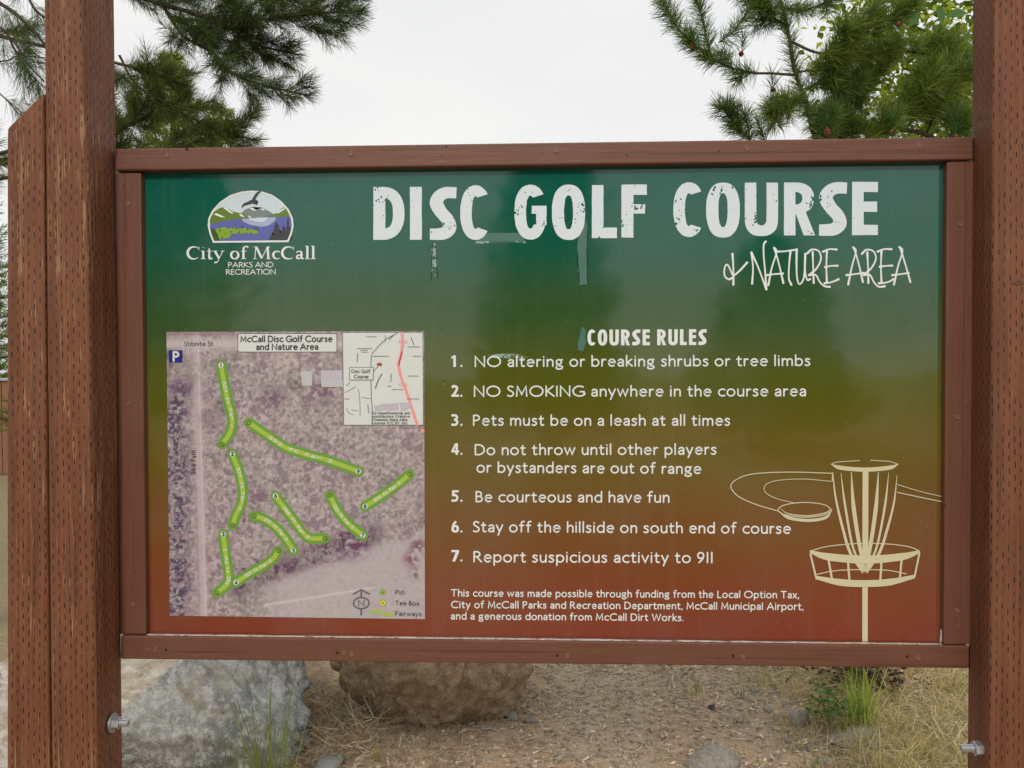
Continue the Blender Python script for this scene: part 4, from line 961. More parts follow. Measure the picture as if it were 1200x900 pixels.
# litter of needles and straw on the ground -------------------------
def litter(name, n, region, lens, wid, pal, zoff, up, label, cat, dens=None):
    X0, X1, Y0, Y1 = region; out = []; cols = []; k = 0
    while k < n:
        x, y = rng.uniform(X0, X1), rng.uniform(Y0, Y1)
        if dens and rng.random() > dens(x, y): continue
        a_ = rng.uniform(0, 6.28); l_ = rng.uniform(*lens); tz = rng.uniform(-.1, up)
        dx, dy = math.cos(a_)*l_, math.sin(a_)*l_; z0 = gh(x, y)+rng.uniform(.001, zoff); wx, wy = -math.sin(a_)*wid/2*rng.uniform(.6, 1.5), math.cos(a_)*wid/2
        mx, my, mz = x+dx*.5+wx*rng.uniform(-6, 6), y+dy*.5+wy*rng.uniform(-6, 6), z0+l_*tz*.6+.002
        z2 = max(gh(x+dx, y+dy)+.001, z0+l_*tz)
        out += [(x-wx, y-wy, z0), (x+wx, y+wy, z0), (mx+wx, my+wy, mz+wid*.3), (mx-wx, my-wy, mz), (mx-wx, my-wy, mz), (mx+wx, my+wy, mz+wid*.3), (x+dx+wx*.5, y+dy+wy*.5, z2), (x+dx-wx*.5, y+dy-wy*.5, z2)]
        c_ = np.array(pal[rng.integers(len(pal))])*rng.uniform(.7, 1.25); cols += [c_, c_]; k += 1
    return tag(soup(name, out, cols, M['straw']), label, cat, kind='stuff')
STRAW = [(.52, .42, .27), (.42, .31, .18), (.28, .19, .11), (.60, .51, .36), (.15, .105, .07), (.43, .36, .27)]
def dens_left(x, y):
    if x < -.28+.2*mnoise.noise(Vector((x*3, y*3, 0))): return .95
    return max(.02, .10+.5*mnoise.noise(Vector((x*4, y*4, 0))))
def dens_mid(x, y): return max(.03, (.25 if x < 1.05 else .6)+.9*mnoise.noise(Vector((x*3.6, y*3.6, 6))))
litter('needle_litter', 9000, (-1.3, .75, 1.0, 2.9), (.025, .075), .0018, STRAW, .012, .35, 'brown pine needles and twigs strewn between the boulders', 'litter', dens_left)
litter('twig_litter', 9000, (.0, 2.1, 1.0, 3.0), (.010, .042), .0022, STRAW+[(.22, .20, .16), (.45, .38, .30)], .006, .2, 'short straw and twig bits on the bare dirt', 'litter', dens_mid)
litter('bark_chips', 5600, (-.4, 1.9, 1.0, 3.0), (.006, .026), .007, [(.45, .34, .24), (.20, .14, .10), (.60, .50, .39), (.36, .29, .22)], .004, .2, 'flakes of bark and grit on the path', 'litter')
litter('twigs', 420, (-.7, 1.7, 1.0, 3.0), (.04, .13), .0042, [(.42, .35, .27), (.20, .14, .10), (.55, .49, .40), (.33, .25, .18)], .008, .12, 'thicker dry twigs and split stems lying about the dirt', 'twigs')
litter('dry_leaves', 380, (-.9, 1.6, 1.0, 3.0), (.012, .03), .012, [(.52, .42, .30), (.62, .54, .42), (.30, .20, .13)], .006, .4, 'curled dry leaf scraps and seed husks on the dirt', 'leaf scraps')
# gravel ------------------------------------------------------------
def pebble_mesh(n, region, rmin, rmax, name, label):
    ico = bmesh.new(); bmesh.ops.create_icosphere(ico, subdivisions=1, radius=1); V0 = np.array([v.co[:] for v in ico.verts]); F0 = np.array([[v.index for v in f.verts] for f in ico.faces]); ico.free()
    out = []; cols = []
    for _ in range(n):
        x, y = rng.uniform(*region[:2]), rng.uniform(*region[2:]); r = rmin+(rmax-rmin)*rng.random()**3
        S = V0*np.array([r*rng.uniform(.8, 1.4), r*rng.uniform(.8, 1.4), r*rng.uniform(.45, .8)])*(1+rng.normal(0, .12, (len(V0), 1)))
        a_ = rng.uniform(0, 6.3); ca_, sa_ = math.cos(a_), math.sin(a_); S = np.stack([S[:, 0]*ca_-S[:, 1]*sa_+x, S[:, 0]*sa_+S[:, 1]*ca_+y, S[:, 2]+gh(x, y)+r*.15], 1)
        out.append(S[F0]); g = rng.choice([0, 1, 2], p=[.5, .3, .2]); c_ = np.array([(.40, .34, .28), (.46, .34, .23), (.55, .50, .43)][g])*rng.uniform(.6, 1.2); cols.append(np.tile(c_, (len(F0), 1)))
    return tag(soup(name, np.concatenate(out), np.concatenate(cols), M['gravel'], sizes=3), label, 'gravel', kind='stuff')
pebble_mesh(6500, (-.7, 1.6, 1.0, 3.0), .0018, .011, 'gravel', 'fine gravel and grit scattered over the dirt')

# ------------------------------------------------------------------ rocks
def rock(name, px, py, size, mat, label, cat, seed, sub=5, rough=.16, rot=0, fine=.02, sink=.25, loc=None, planes=6, group=None):
    bm = bmesh.new(); bmesh.ops.create_icosphere(bm, subdivisions=sub, radius=1); rs = random.Random(seed)
    pl = [(Vector((rs.uniform(-1, 1), rs.uniform(-1, 1), rs.uniform(-.3, 1))).normalized(), rs.uniform(.62, .9)) for _ in range(planes)]
    for v in bm.verts:
        p = v.co.copy(); d = 1+rough*mnoise.fractal(p*1.1+Vector((seed, 0, 0)), .9, 2.1, 4)
        q = p*d
        for n_, h in pl:
            e = q.dot(n_)-h
            if e > 0: q -= n_*e*.85
        q += p*fine*mnoise.fractal(p*5+Vector((0, seed, 0)), .8, 2.2, 5)+p*fine*.35*mnoise.fractal(p*17+Vector((0, seed, 0)), .8, 2.2, 3)
        v.co = (q.x*size[0], q.y*size[1], q.z*size[2])
    bmesh.ops.rotate(bm, verts=bm.verts, cent=(0, 0, 0), matrix=Matrix.Rotation(rot, 3, 'Z'))
    me = bpy.data.meshes.new(name); bm.to_mesh(me); bm.free(); me.polygons.foreach_set('use_smooth', [True]*len(me.polygons)); me.materials.append(mat)
    o = bpy.data.objects.new(name, me); C.objects.link(o)
    o.location = loc if loc is not None else on_ground(px, py)+Vector((0, 0, size[2]*(1-2*sink)))
    return tag(o, label, cat, group)
def rock_mat(name, a_, b_, c_, sc_=1.0, lich=None, facet=False):
    m, t, b = new_mat(name, rough=.9, spec=.15)
    tc = t.nodes.new('ShaderNodeTexCoord').outputs['Object']
    n1 = noise(t, tc, 3.2*sc_, 6, .62, .5); n2 = noise(t, tc, 34*sc_, 6, .72); n3 = noise(t, tc, 140*sc_, 4, .7)
    col = mixc(t, ramp(t, n1, [(.38, 0.0), (.62, 1.0)]).outputs[0], a_, b_)
    col = mixc(t, ramp(t, n2, [(.46, 0.0), (.60, .85)]).outputs[0], col, c_)
    col = mixc(t, ramp(t, n3, [(.33, .45), (.46, 0.0)]).outputs[0], col, tuple(x*.28 for x in a_[:3])+(1,))
    col = mixc(t, ramp(t, n3, [(.58, 0.0), (.72, .5)]).outputs[0], col, tuple(min(.6, x*1.8) for x in b_[:3])+(1,))
    if lich: col = mixc(t, ramp(t, noise(t, tc, 5*sc_, 5, .7), [(.55, 0.0), (.66, .8)]).outputs[0], col, lich)
    if facet:      # the split pinkish face on the boulder's upper left
        s = t.nodes.new('ShaderNodeSeparateXYZ'); t.links.new(tc, s.inputs[0])
        e = mth(t, 'SUBTRACT', s.outputs['Z'], mth(t, 'ADD', .02, mth(t, 'MULTIPLY', s.outputs['X'], .84)))
        e = mth(t, 'ADD', e, mth(t, 'MULTIPLY', mth(t, 'SUBTRACT', n2, .5), .10))
        st = noise(t, mapping(t, tc, (9, 9, 30)), 1.0, 5, .65, 1.2)
        face = mixc(t, ramp(t, st, [(.38, 0.0), (.60, 1.0)]).outputs[0], (.36, .29, .22, 1), (.56, .54, .50, 1))
        col = mixc(t, ramp(t, e, [(.0, 0.0), (.03, 1.0)]).outputs[0], col, face)
    t.links.new(col, b.inputs['Base Color']); bump(t, b, mth(t, 'ADD', mth(t, 'ADD', n2, mth(t, 'MULTIPLY', n3, .4)), mth(t, 'MULTIPLY', n1, 1.5)), 1.0, .016)
    return m
M['granite'] = rock_mat('grey_granite', (.15, .158, .16, 1), (.34, .345, .34, 1), (.47, .485, .485, 1), .72, (.27, .23, .16, 1), True)
M['brownrock'] = rock_mat('brown_rock', (.36, .26, .17, 1), (.47, .355, .24, 1), (.24, .165, .105, 1), .6)
M['stone'] = rock_mat('field_stone', (.32, .28, .24, 1), (.46, .42, .37, 1), (.56, .52, .47, 1), 2.2)
M['darkstone'] = rock_mat('dark_stone', (.07, .068, .062, 1), (.11, .10, .09, 1), (.15, .145, .13, 1), 4)
M['palestone'] = rock_mat('pale_stone', (.42, .44, .40, 1), (.50, .51, .47, 1), (.56, .56, .52, 1), 3)
rock('boulder', 0, 0, (.70, .50, .52), M['granite'], 'large grey lichen speckled granite boulder at the left behind the sign', 'boulder', 3, 6, .16, R(-8), .05, loc=Vector((-1.68, 1.55, .15)), planes=9)
rock('boulder', 0, 0, (.47, .40, .42), M['brownrock'], 'rounded brown earthy boulder under the middle of the bottom rail', 'boulder', 21, 6, .13, R(10), .055, loc=Vector((-.50, 1.87, .23)), planes=1)
for i, (x, y, s, mt, lab) in enumerate((
    (836, 900, (.115, .07, .060), 'stone', 'broad flat grey stone half cut off below the dirt patch'),
    (937, 846, (.052, .04, .045), 'stone', 'rounded greyish stone with straw over its top'),
    (834, 830, (.022, .018, .013), 'darkstone', 'small dark stone alone on the dirt near the rail'),
    (862, 845, (.012, .011, .010), 'palestone', 'tiny pale round pebble below the dark stone'),
    (922, 869, (.020, .015, .014), 'stone', 'small grey stone on the dirt below the straw topped stone'),
    (951, 878, (.026, .017, .016), 'stone', 'longer pinkish grey stone nearest the lower right edge'),
    (962, 893, (.030, .018, .016), 'stone', 'flat pinkish stone at the bottom of the frame'),
    (899, 832, (.028, .018, .012), 'stone', 'flat grey stone beyond the dark stone'),
    (600, 842, (.034, .024, .026), 'palestone', 'pale angular stone against the brown boulder'),
    (622, 846, (.036, .022, .020), 'stone', 'flat light grey stone right of the pale angular one'),
    (579, 856, (.014, .010, .008), 'palestone', 'little white chip in front of the brown boulder'),
    (385, 899, (.075, .05, .032), 'palestone', 'pale greenish stone at the bottom edge left of centre'),
    (883, 810, (.026, .02, .012), 'stone', 'brownish stone near the rail among thin grass'),
    (657, 887, (.020, .012, .010), 'stone', 'small grey stone on the path at the bottom'))):
    rock('stone', x, y, s, M[mt], lab, 'stone', 40+i, 3, .25, i*.7, .05, sink=.30, planes=4, group='stones lying on the dirt')
rock('boulder', 0, 0, (.13, .10, .05), M['stone'], 'low rough brown stone behind the green grass clump', 'boulder', 71, 5, .2, .4, .05, loc=on_ground(1004, 868)+Vector((0, 0, .002)))

# ------------------------------------------------------------------ grass
def blades(n, cx, cy, rad, hmin, hmax, wid, pal, lean=.35, z0=None, droop=.3):
    out = []; cols = []
    for _ in range(n):
        a_ = rng.uniform(0, 6.283); r = rad*math.sqrt(rng.random()); x = cx+r*math.cos(a_); y = cy+r*math.sin(a_); z = gh(x, y) if z0 is None else z0
        b_ = rng.uniform(0, 6.283); ln = lean*rng.uniform(.1, 1); h = rng.uniform(hmin, hmax); dx, dy = math.cos(b_)*ln*h, math.sin(b_)*ln*h
        s_ = rng.uniform(0, 6.283); w = wid*rng.uniform(.6, 1.3); wx, wy = math.cos(s_)*w/2, math.sin(s_)*w/2
        p = [np.array((x, y, z)), np.array((x+dx*.35, y+dy*.35, z+h*.45)), np.array((x+dx*.85, y+dy*.85, z+h*.82)), np.array((x+dx*(1.3+droop), y+dy*(1.3+droop), z+h*(1-droop*ln*.9)))]
        ww = [1, .9, .6, .1]; wv = np.array((wx, wy, 0)); c_ = np.array(pal[rng.integers(len(pal))])*rng.uniform(.75, 1.25)
        for i in range(3): out += [p[i]-wv*ww[i], p[i]+wv*ww[i], p[i+1]+wv*ww[i+1], p[i+1]-wv*ww[i+1]]; cols.append(c_)
    return out, cols
GREEN = [(.13, .19, .035), (.18, .24, .05), (.23, .27, .07), (.10, .15, .03)]
DRY = [(.50, .40, .21), (.60, .51, .31), (.36, .28, .14), (.46, .39, .20), (.30, .28, .11)]
def grass_object(name, groups, label, cat, kind=None, group=None):
    V_, C_ = [], []
    for g in groups: v_, c_ = blades(*g[0], **g[1]); V_ += v_; C_ += c_
    return tag(soup(name, V_, C_, M['grass']), label, cat, group, kind)
# dry grass over the right part
gr = []
for _ in range(330):
    x = 1.45+rng.normal(0, .30) if rng.random() < .80 else rng.uniform(.7, 2.3); y = rng.uniform(1.1, 3.4)
    if x < .62+.25*(y < 1.5): continue
    k = min(1, max(.2, (x-.65)*1.2))
    gr.append(((int(14*k)+3, x, y, .05, .03, .05+.09*k, .0026, DRY+([(.2, .25, .06)] if rng.random() < .4 else [])), dict(lean=1.3)))
for _ in range(260):
    x = rng.uniform(1.2, 2.4); y = rng.uniform(1.05, 3.6)
    gr.append(((14, x, y, .06, .04, .13, .0026, DRY), dict(lean=1.9)))
grass_object('dry_grass', gr, 'matted straw coloured dry grass covering the ground at the right', 'grass', 'stuff')
litter('fallen_straw', 9000, (1.0, 2.4, 1.0, 3.4), (.04, .13), .0024, [(.60, .48, .28), (.46, .35, .18), (.68, .58, .38), (.30, .21, .11)], .03, .5, 'loose fallen straw lying across the dry grass', 'straw', lambda x, y: min(1, max(.02, (x-1.1)*1.7)))
def tuft(px, py, n, rad, h0, h1, label, pal=GREEN, wid=.0036, lean=.3, z=None, loc=None):
    p = loc if loc is not None else on_ground(px, py)
    return grass_object('grass_tuft', [((n, p[0], p[1], rad, h0, h1, wid, pal), dict(lean=lean, z0=z))], label, 'grass tuft', group='green grass tufts')
tuft(1010, 858, 95, .055, .14, .36, 'tall bright green grass clump right of the leafy weed', [(.20, .29, .05), (.27, .35, .07), (.32, .36, .10), (.15, .22, .04)], .0042, .34)
tuft(988, 868, 12, .02, .08, .20, 'thin yellow green grass in front of the leafy weed', GREEN+[(.35, .36, .08)])
tuft(940, 845, 16, .03, .05, .12, 'short grass sprouting over the straw topped stone', GREEN+DRY)
tuft(815, 812, 14, .03, .05, .10, 'sparse green grass by the rail above the dark stone', GREEN+DRY, .0026)
tuft(872, 818, 9, .02, .05, .11, 'few thin green blades near the brownish stone', GREEN, .0024)
tuft(958, 905, 5, .01, .06, .12, 'single pale green blades at the very bottom', GREEN)
tuft(441, 893, 6, .008, .05, .085, 'tiny yellow green sprout in front of the brown boulder', [(.35, .38, .04), (.28, .34, .05)], .004, .2)
tuft(885, 800, 22, .10, .05, .12, 'loose dry and green grass under the rail', GREEN+DRY, .0026)
tuft(1110, 812, 30, .08, .07, .16, 'yellowing grass beside the right post', [(.32, .32, .07), (.24, .27, .06)]+DRY, .003, .5)
pb = atD(282, 905, 2.55)
tuft(0, 0, 90, .08, .18, .44, 'long thin green grass growing before the grey boulder', [(.15, .19, .07), (.20, .24, .09), (.28, .28, .14)], .0026, .42, z=.0, loc=(pb[0], pb[1]))
pb = atD(322, 905, 2.7)
tuft(0, 0, 60, .06, .25, .60, 'yellow green grass arching beside the grey boulder under the rail', [(.24, .27, .05), (.30, .31, .08), (.17, .22, .05)], .0034, .40, z=.0, loc=(pb[0], pb[1]))
# straw heap between the boulders
hv = []; hc = []
for _ in range(1500):
    p = on_ground(rng.uniform(325, 440), rng.uniform(800, 905)); h_ = .14*max(0, 1-((p.x+.72)/.25)**2); l_ = rng.uniform(.05, .16); a_ = rng.uniform(0, 6.28); e = rng.uniform(-.2, .9)
    q = np.array((p.x, p.y, p.z+rng.uniform(0, 1)*h_)); d = np.array((math.cos(a_)*math.cos(e), math.sin(a_)*math.cos(e)*.6, math.sin(e)))*l_; sd = nrm(np.cross(d, rng.normal(size=3)))*rng.uniform(.0008, .0022)
    hv += [q-sd, q+sd, q+d+sd*.4, q+d-sd*.4]; hc.append(np.array(STRAW[rng.integers(6)])*rng.uniform(.6, 1.2))
tag(soup('straw_heap', hv, hc, M['straw']), 'tangle of brown straw and twigs heaped between the two boulders', 'straw', kind='stuff')
# leafy weed, dark red leaves, single leaf ---------------------------
def leaf_faces(base, d, L, W, fold=.25, n=None):
    """one leaf of four quads-ish (as 3 quads each side joined into 6 tri/quads)"""
    d = nrm(d); s = nrm(np.cross(d, n if n is not None else rng.normal(size=3))); u = np.cross(s, d); out = []
    st = [(0, .04), (.25, .42), (.55, .5), (.82, .28), (1, .0)]
    for a_, b_ in zip(st[:-1], st[1:]):
        for sg in (-1, 1):
            p = [base+d*L*a_[0]-u*L*.12*a_[0]**2, base+d*L*b_[0]-u*L*.12*b_[0]**2]
            q = [p[1]+s*sg*W*b_[1]+u*W*b_[1]*fold, p[0]+s*sg*W*a_[1]+u*W*a_[1]*fold]
            out.append([p[0], p[1], q[0], q[1]])
    return np.array(out)
def weed(px, py, n, h, pal, L, label, name='leafy_weed', rad=.05):
    p = np.array(on_ground(px, py)); V_ = []; C_ = []
    for _ in range(n):
        b_ = p+np.array((rng.normal(0, rad), rng.normal(0, rad), rng.uniform(.2, 1)*h)); d = np.array((rng.normal(), rng.normal(), rng.uniform(-.1, .6)))
        f = leaf_faces(b_, d, L*rng.uniform(.6, 1.2), L*.7, n=np.array((rng.normal()*.4, rng.normal()*.4, 1))); V_.append(f); C_ += [np.array(pal[rng.integers(len(pal))])*rng.uniform(.7, 1.2)]*len(f)
    for _ in range(9):
        e = np.array((rng.normal(0, rad), rng.normal(0, rad), h*.9)); sd = np.array((.0012, 0, 0)); V_.append(np.array([[p-sd, p+sd, p+e+sd, p+e-sd]])); C_.append(np.array(pal[0])*.8)
    return tag(soup(name, np.concatenate(V_), C_, M['leaf']), label, 'weed')
weed(972, 852, 190, .17, [(.10, .19, .045), (.14, .24, .06), (.075, .15, .04)], .024, 'low dark green clover like weed among dry grass', rad=.05)
weed(1008, 808, 420, .14, [(.045, .018, .012), (.022, .012, .009), (.085, .030, .018)], .032, 'dark reddish low shrub just under the bottom rail', 'low_shrub', rad=.09)
p = np.array(on_ground(414, 869))+np.array((0, 0, .03)); tag(soup('dead_leaf', leaf_faces(p, np.array((.5, -.5, -.1)), .05, .018, n=np.array((0, -.5, 1))), [(.55, .50, .46)]*8, M['leaf']), 'pale dry pointed leaf lying on the straw', 'leaf')

# ------------------------------------------------------------------ trees
m, t, b = new_mat('pine_bark', rough=.9, spec=.1); tc = t.nodes.new('ShaderNodeTexCoord').outputs['Object']
nn1 = noise(t, mapping(t, tc, (1, 1, .4)), 40, 5, .7); t.links.new(mixc(t, nn1, (.028, .021, .017, 1), (.115, .088, .068, 1)), b.inputs['Base Color']); bump(t, b, nn1, .9, .006); M['bark'] = m
m, t, b = new_mat('reddish_buds', rough=.7); t.links.new(mixc(t, noise(t, t.nodes.new('ShaderNodeTexCoord').outputs['Object'], 150, 3), (.12, .035, .02, 1), (.34, .12, .06, 1)), b.inputs['Base Color']); M['cone'] = m
def tube(name, pts, r0, r1, parent, mat, n=7, per=5):
    P = smooth_path(pts, per); m_ = len(P); v = []; f = []
    for i in range(m_):
        d = nrm(P[min(i+1, m_-1)]-P[max(i-1, 0)]); s = nrm(np.cross(d, (0.13, .31, .94) if abs(d[2]) < .9 else (1., 0, 0))); u = np.cross(s, d)
        r = r0+(r1-r0)*(i/(m_-1))**.8; r *= 1+.10*mnoise.noise(Vector(P[i]*23))
        for k in range(n): a_ = 2*math.pi*k/n; v.append(P[i]+(s*math.cos(a_)+u*math.sin(a_))*r)
    for i in range(m_-1):
        for k in range(n): j = (k+1) % n; f.append((i*n+k, i*n+j, (i+1)*n+j, (i+1)*n+k))
    f.append(tuple(range(n))[::-1]); f.append(tuple((m_-1)*n+k for k in range(n)))
    return mesh_obj(name, v, f, mat, parent, True), P
class Foliage:
    def __init__(s): s.V = []; s.C = []
    def shoot(s, P, L, wid, per_m, pal, spread=(.35, .95), curve=.12, start=0.0, droop=0, tipboost=1.0):
        """needles all round a polyline"""
        P = np.asarray(P); seg = np.linalg.norm(np.diff(P, axis=0), axis=1); cum = np.r_[0, np.cumsum(seg)]; tot = cum[-1]; n = int(tot*(1-start)*per_m)+4
        t_ = start+(1-start)*rng.random(n)**(1/tipboost); base = np.stack([np.interp(t_*tot, cum, P[:, k]) for k in range(3)], 1)
        i_ = np.clip(np.searchsorted(cum, t_*tot)-1, 0, len(seg)-1); ax = nrm(np.diff(P, axis=0))[i_]
        rad = nrm(np.cross(ax, rng.normal(size=(n, 3)))); k = rng.uniform(*spread, (n, 1)); k = k*np.where(t_ > .93, .6, 1)[:, None]
        d = ax*(1.15-k)+rad*k; d[:, 2] -= droop
        Ls = L*rng.uniform(.7, 1.15, n); s.V.append(needles(base, d, Ls, wid, curve=curve, up=None if not droop else (0, 0, -1)))
        c_ = np.array(pal)[rng.integers(len(pal), size=n)]*rng.uniform(.65, 1.3, (n, 1)); s.C.append(np.repeat(c_, 2, 0))
    def build(s, name, parent, mat): 
        o = soup(name, np.concatenate(s.V), np.concatenate(s.C), mat, parent); o['kind'] = 'stuff'; return o
def cone(p, d, L, r, parent):
    n = 10; v = []; f = []; d = nrm(np.array(d, float)); s = nrm(np.cross(d, (.2, .9, .3))); u = np.cross(s, d)
    prof = []
    for k in range(7): t_ = k/6; rr = r*math.sin(math.pi*(.12+.80*t_))*(1.25-.45*t_); prof += [(t_*L, rr), (t_*L+L*.05, rr*.72)]
    for i, (h, rr) in enumerate(prof):
        for k in range(n): a_ = 2*math.pi*(k+.5*(i//2 % 2))/n; q = rr*(1.12 if k % 2 else .9); v.append(np.array(p)+d*h+(s*math.cos(a_)+u*math.sin(a_))*q)
    for i in range(len(prof)-1):
        for k in range(n): j = (k+1) % n; f.append((i*n+k, i*n+j, (i+1)*n+j, (i+1)*n+k))
    f.append(tuple((len(prof)-1)*n+k for k in range(n)))
    return mesh_obj('cone', v, f, M['cone'], parent)
def side_shoots(fo, P, tree, n, L0, L1, nl, wid, per_m, pal, start=.15, ang=.75, r=.0035, flat=.5, up=0.0, sub=True, tipboost=1.0, **kw):
    P = np.asarray(P); m_ = len(P)
    for k in range(n):
        t_ = start+(1-start)*(k+rng.random())/n; i = int(t_*(m_-2)); p = P[i]; ax = nrm(P[i+1]-P[i]); sd = nrm(np.cross(ax, rng.normal(size=3)*np.array((1, 1, flat)))); sd[2] = sd[2]*flat+up
        d = nrm(ax*(1-ang*.55)+sd*ang); L = (L0+(L1-L0)*rng.random())*(1.15-.5*t_); q = [p, p+d*L*.5, p+d*L+ax*L*.18+np.array((0, 0, .1*L))]
        _, Q = tube('twig', q, r, r*.45, tree, M['bark'], 5, 3) if tree is not None else (None, smooth_path(q, 3))
        fo.shoot(Q, nl, wid, per_m, pal, tipboost=tipboost, **kw)
        if sub and L > L1*.55:
            for _ in range(2):
                a0 = Q[len(Q)//2]; sd2 = nrm(rng.normal(size=3)); d2 = nrm(d+sd2*.7); q2 = [a0, a0+d2*L*.3, a0+d2*L*.55]; fo.shoot(smooth_path(q2, 3), nl, wid, per_m, pal, **kw)
def ptsD(*p): return [atD(x, y, D) for x, y, D in p]

# pine at the left: trunk outside the frame, long boughs reaching right behind the post
DKG = [(.060, .095, .036), (.080, .115, .040), (.105, .140, .048), (.045, .075, .036)]
OLV = [(.16, .19, .045), (.13, .165, .045), (.21, .22, .06)]
base_l = atD(-330, 900, 3.3); base_l[2] = gh(base_l[0], base_l[1])-.05
pine_l = empty('pine_tree', tuple(base_l), 'dark long needled pine whose boughs reach in from the upper left', 'tree')
inv_l = -Vector(base_l)
def parented(o, root):   # keep world placement under a root empty
    o.location = o.location-root.location; return o
tl = []
trunk_pts = [base_l, base_l+np.array((.02, 0, 1.0)), base_l+np.array((-.03, .02, 2.0)), base_l+np.array((.03, .0, 3.4)), base_l+np.array((0, 0, 5.2))]
o, TP = tube('trunk', trunk_pts, .13, .03, pine_l, M['bark'], 12, 8); parented(o, pine_l)
fo = Foliage(); NL, NW = .062, .0015
boughs = [ # (points px,py,D), radius, shoots, length range
 ([(-330, 60, 3.3), (-100, 20, 3.25), (60, -30, 3.2), (190, 5, 3.1), (270, 25, 3.05), (345, 18, 3.0), (425, 12, 3.0)], .017, 30, .10, .24, DKG),
 ([(-330, -120, 3.3), (-60, -120, 3.3), (120, -80, 3.2), (240, -35, 3.15), (330, -22, 3.1), (400, -12, 3.1)], .017, 30, .12, .26, DKG),
 ([(190, 5, 3.1), (215, 42, 3.08), (250, 62, 3.05), (270, 85, 3.0), (310, 100, 3.0), (362, 112, 3.0)], .008, 16, .07, .15, DKG),
 ([(200, 20, 3.1), (260, 30, 3.1), (300, 52, 3.1), (350, 64, 3.1)], .007, 16, .08, .15, DKG),
 ([(140, 65, 3.3), (160, 100, 3.3), (200, 125, 3.3), (250, 150, 3.3), (300, 165, 3.3)], .006, 14, .07, .14, OLV+DKG),
 ([(-330, 260, 3.3), (-40, 190, 3.3), (120, 150, 3.4), (190, 135, 3.4), (250, 118, 3.4)], .012, 16, .08, .16, OLV+DKG),
 ([(-200, 230, 3.3), (60, 175, 3.35), (130, 160, 3.35), (170, 120, 3.3), (190, 70, 3.3)], .009, 18, .07, .15, OLV+DKG),
 ([(-200, 250, 3.3), (100, 190, 3.35), (200, 175, 3.35), (270, 150, 3.3), (300, 130, 3.3)], .009, 18, .06, .13, OLV+DKG),
 ([(-100, 20, 3.25), (120, 70, 3.3), (175, 85, 3.3), (220, 100, 3.3)], .010, 14, .07, .16, DKG+OLV)]
for pts, r_, ns, a0, a1, pal in boughs:
    o, P_ = tube('branch', ptsD(*pts), r_, .003, pine_l, M['bark'], 8, 6); parented(o, pine_l)
    side_shoots(fo, P_, None, int(ns*1.6), a0, a1, NL, NW, 850, pal, start=.38 if len(pts) > 5 and pts[0][0] < 0 else .12, spread=(.25, .80), curve=.22, tipboost=1.3)
    fo.shoot(P_[int(len(P_)*.45):], NL, NW, 1800, pal, curve=.2)
# thinner, barer boughs seen left of the post
for pts, r_ in (([(-330, -60, 3.3), (-60, -25, 3.0), (0, 4, 2.9), (28, 25, 2.85), (60, 60, 2.85)], .012), ([(-200, -40, 3.1), (-20, 20, 2.9), (20, 62, 2.85), (52, 96, 2.85)], .007), ([(-250, 60, 3.1), (-20, 72, 2.9), (20, 66, 2.9), (60, 68, 2.9)], .004),
                ([(-250, 120, 3.1), (-30, 95, 3.0), (0, 110, 2.95), (30, 142, 2.9), (60, 168, 2.9)], .004), ([(-300, 20, 3.1), (-20, 35, 2.9), (30, 82, 2.8), (55, 105, 2.8)], .005), ([(-200, -110, 3.1), (0, -30, 3), (45, 15, 2.9), (90, 40, 2.9)], .008)):
    o, P_ = tube('branch', ptsD(*pts), r_, r_*.4, pine_l, M['bark'], 7, 6); parented(o, pine_l)
    side_shoots(fo, P_, None, 12, .06, .18, .07, .0012, 330, DKG, start=.45, spread=(.3, .8), curve=.25, droop=.35, sub=False)
o = fo.build('needles', pine_l, M['needle']); parented(o, pine_l)

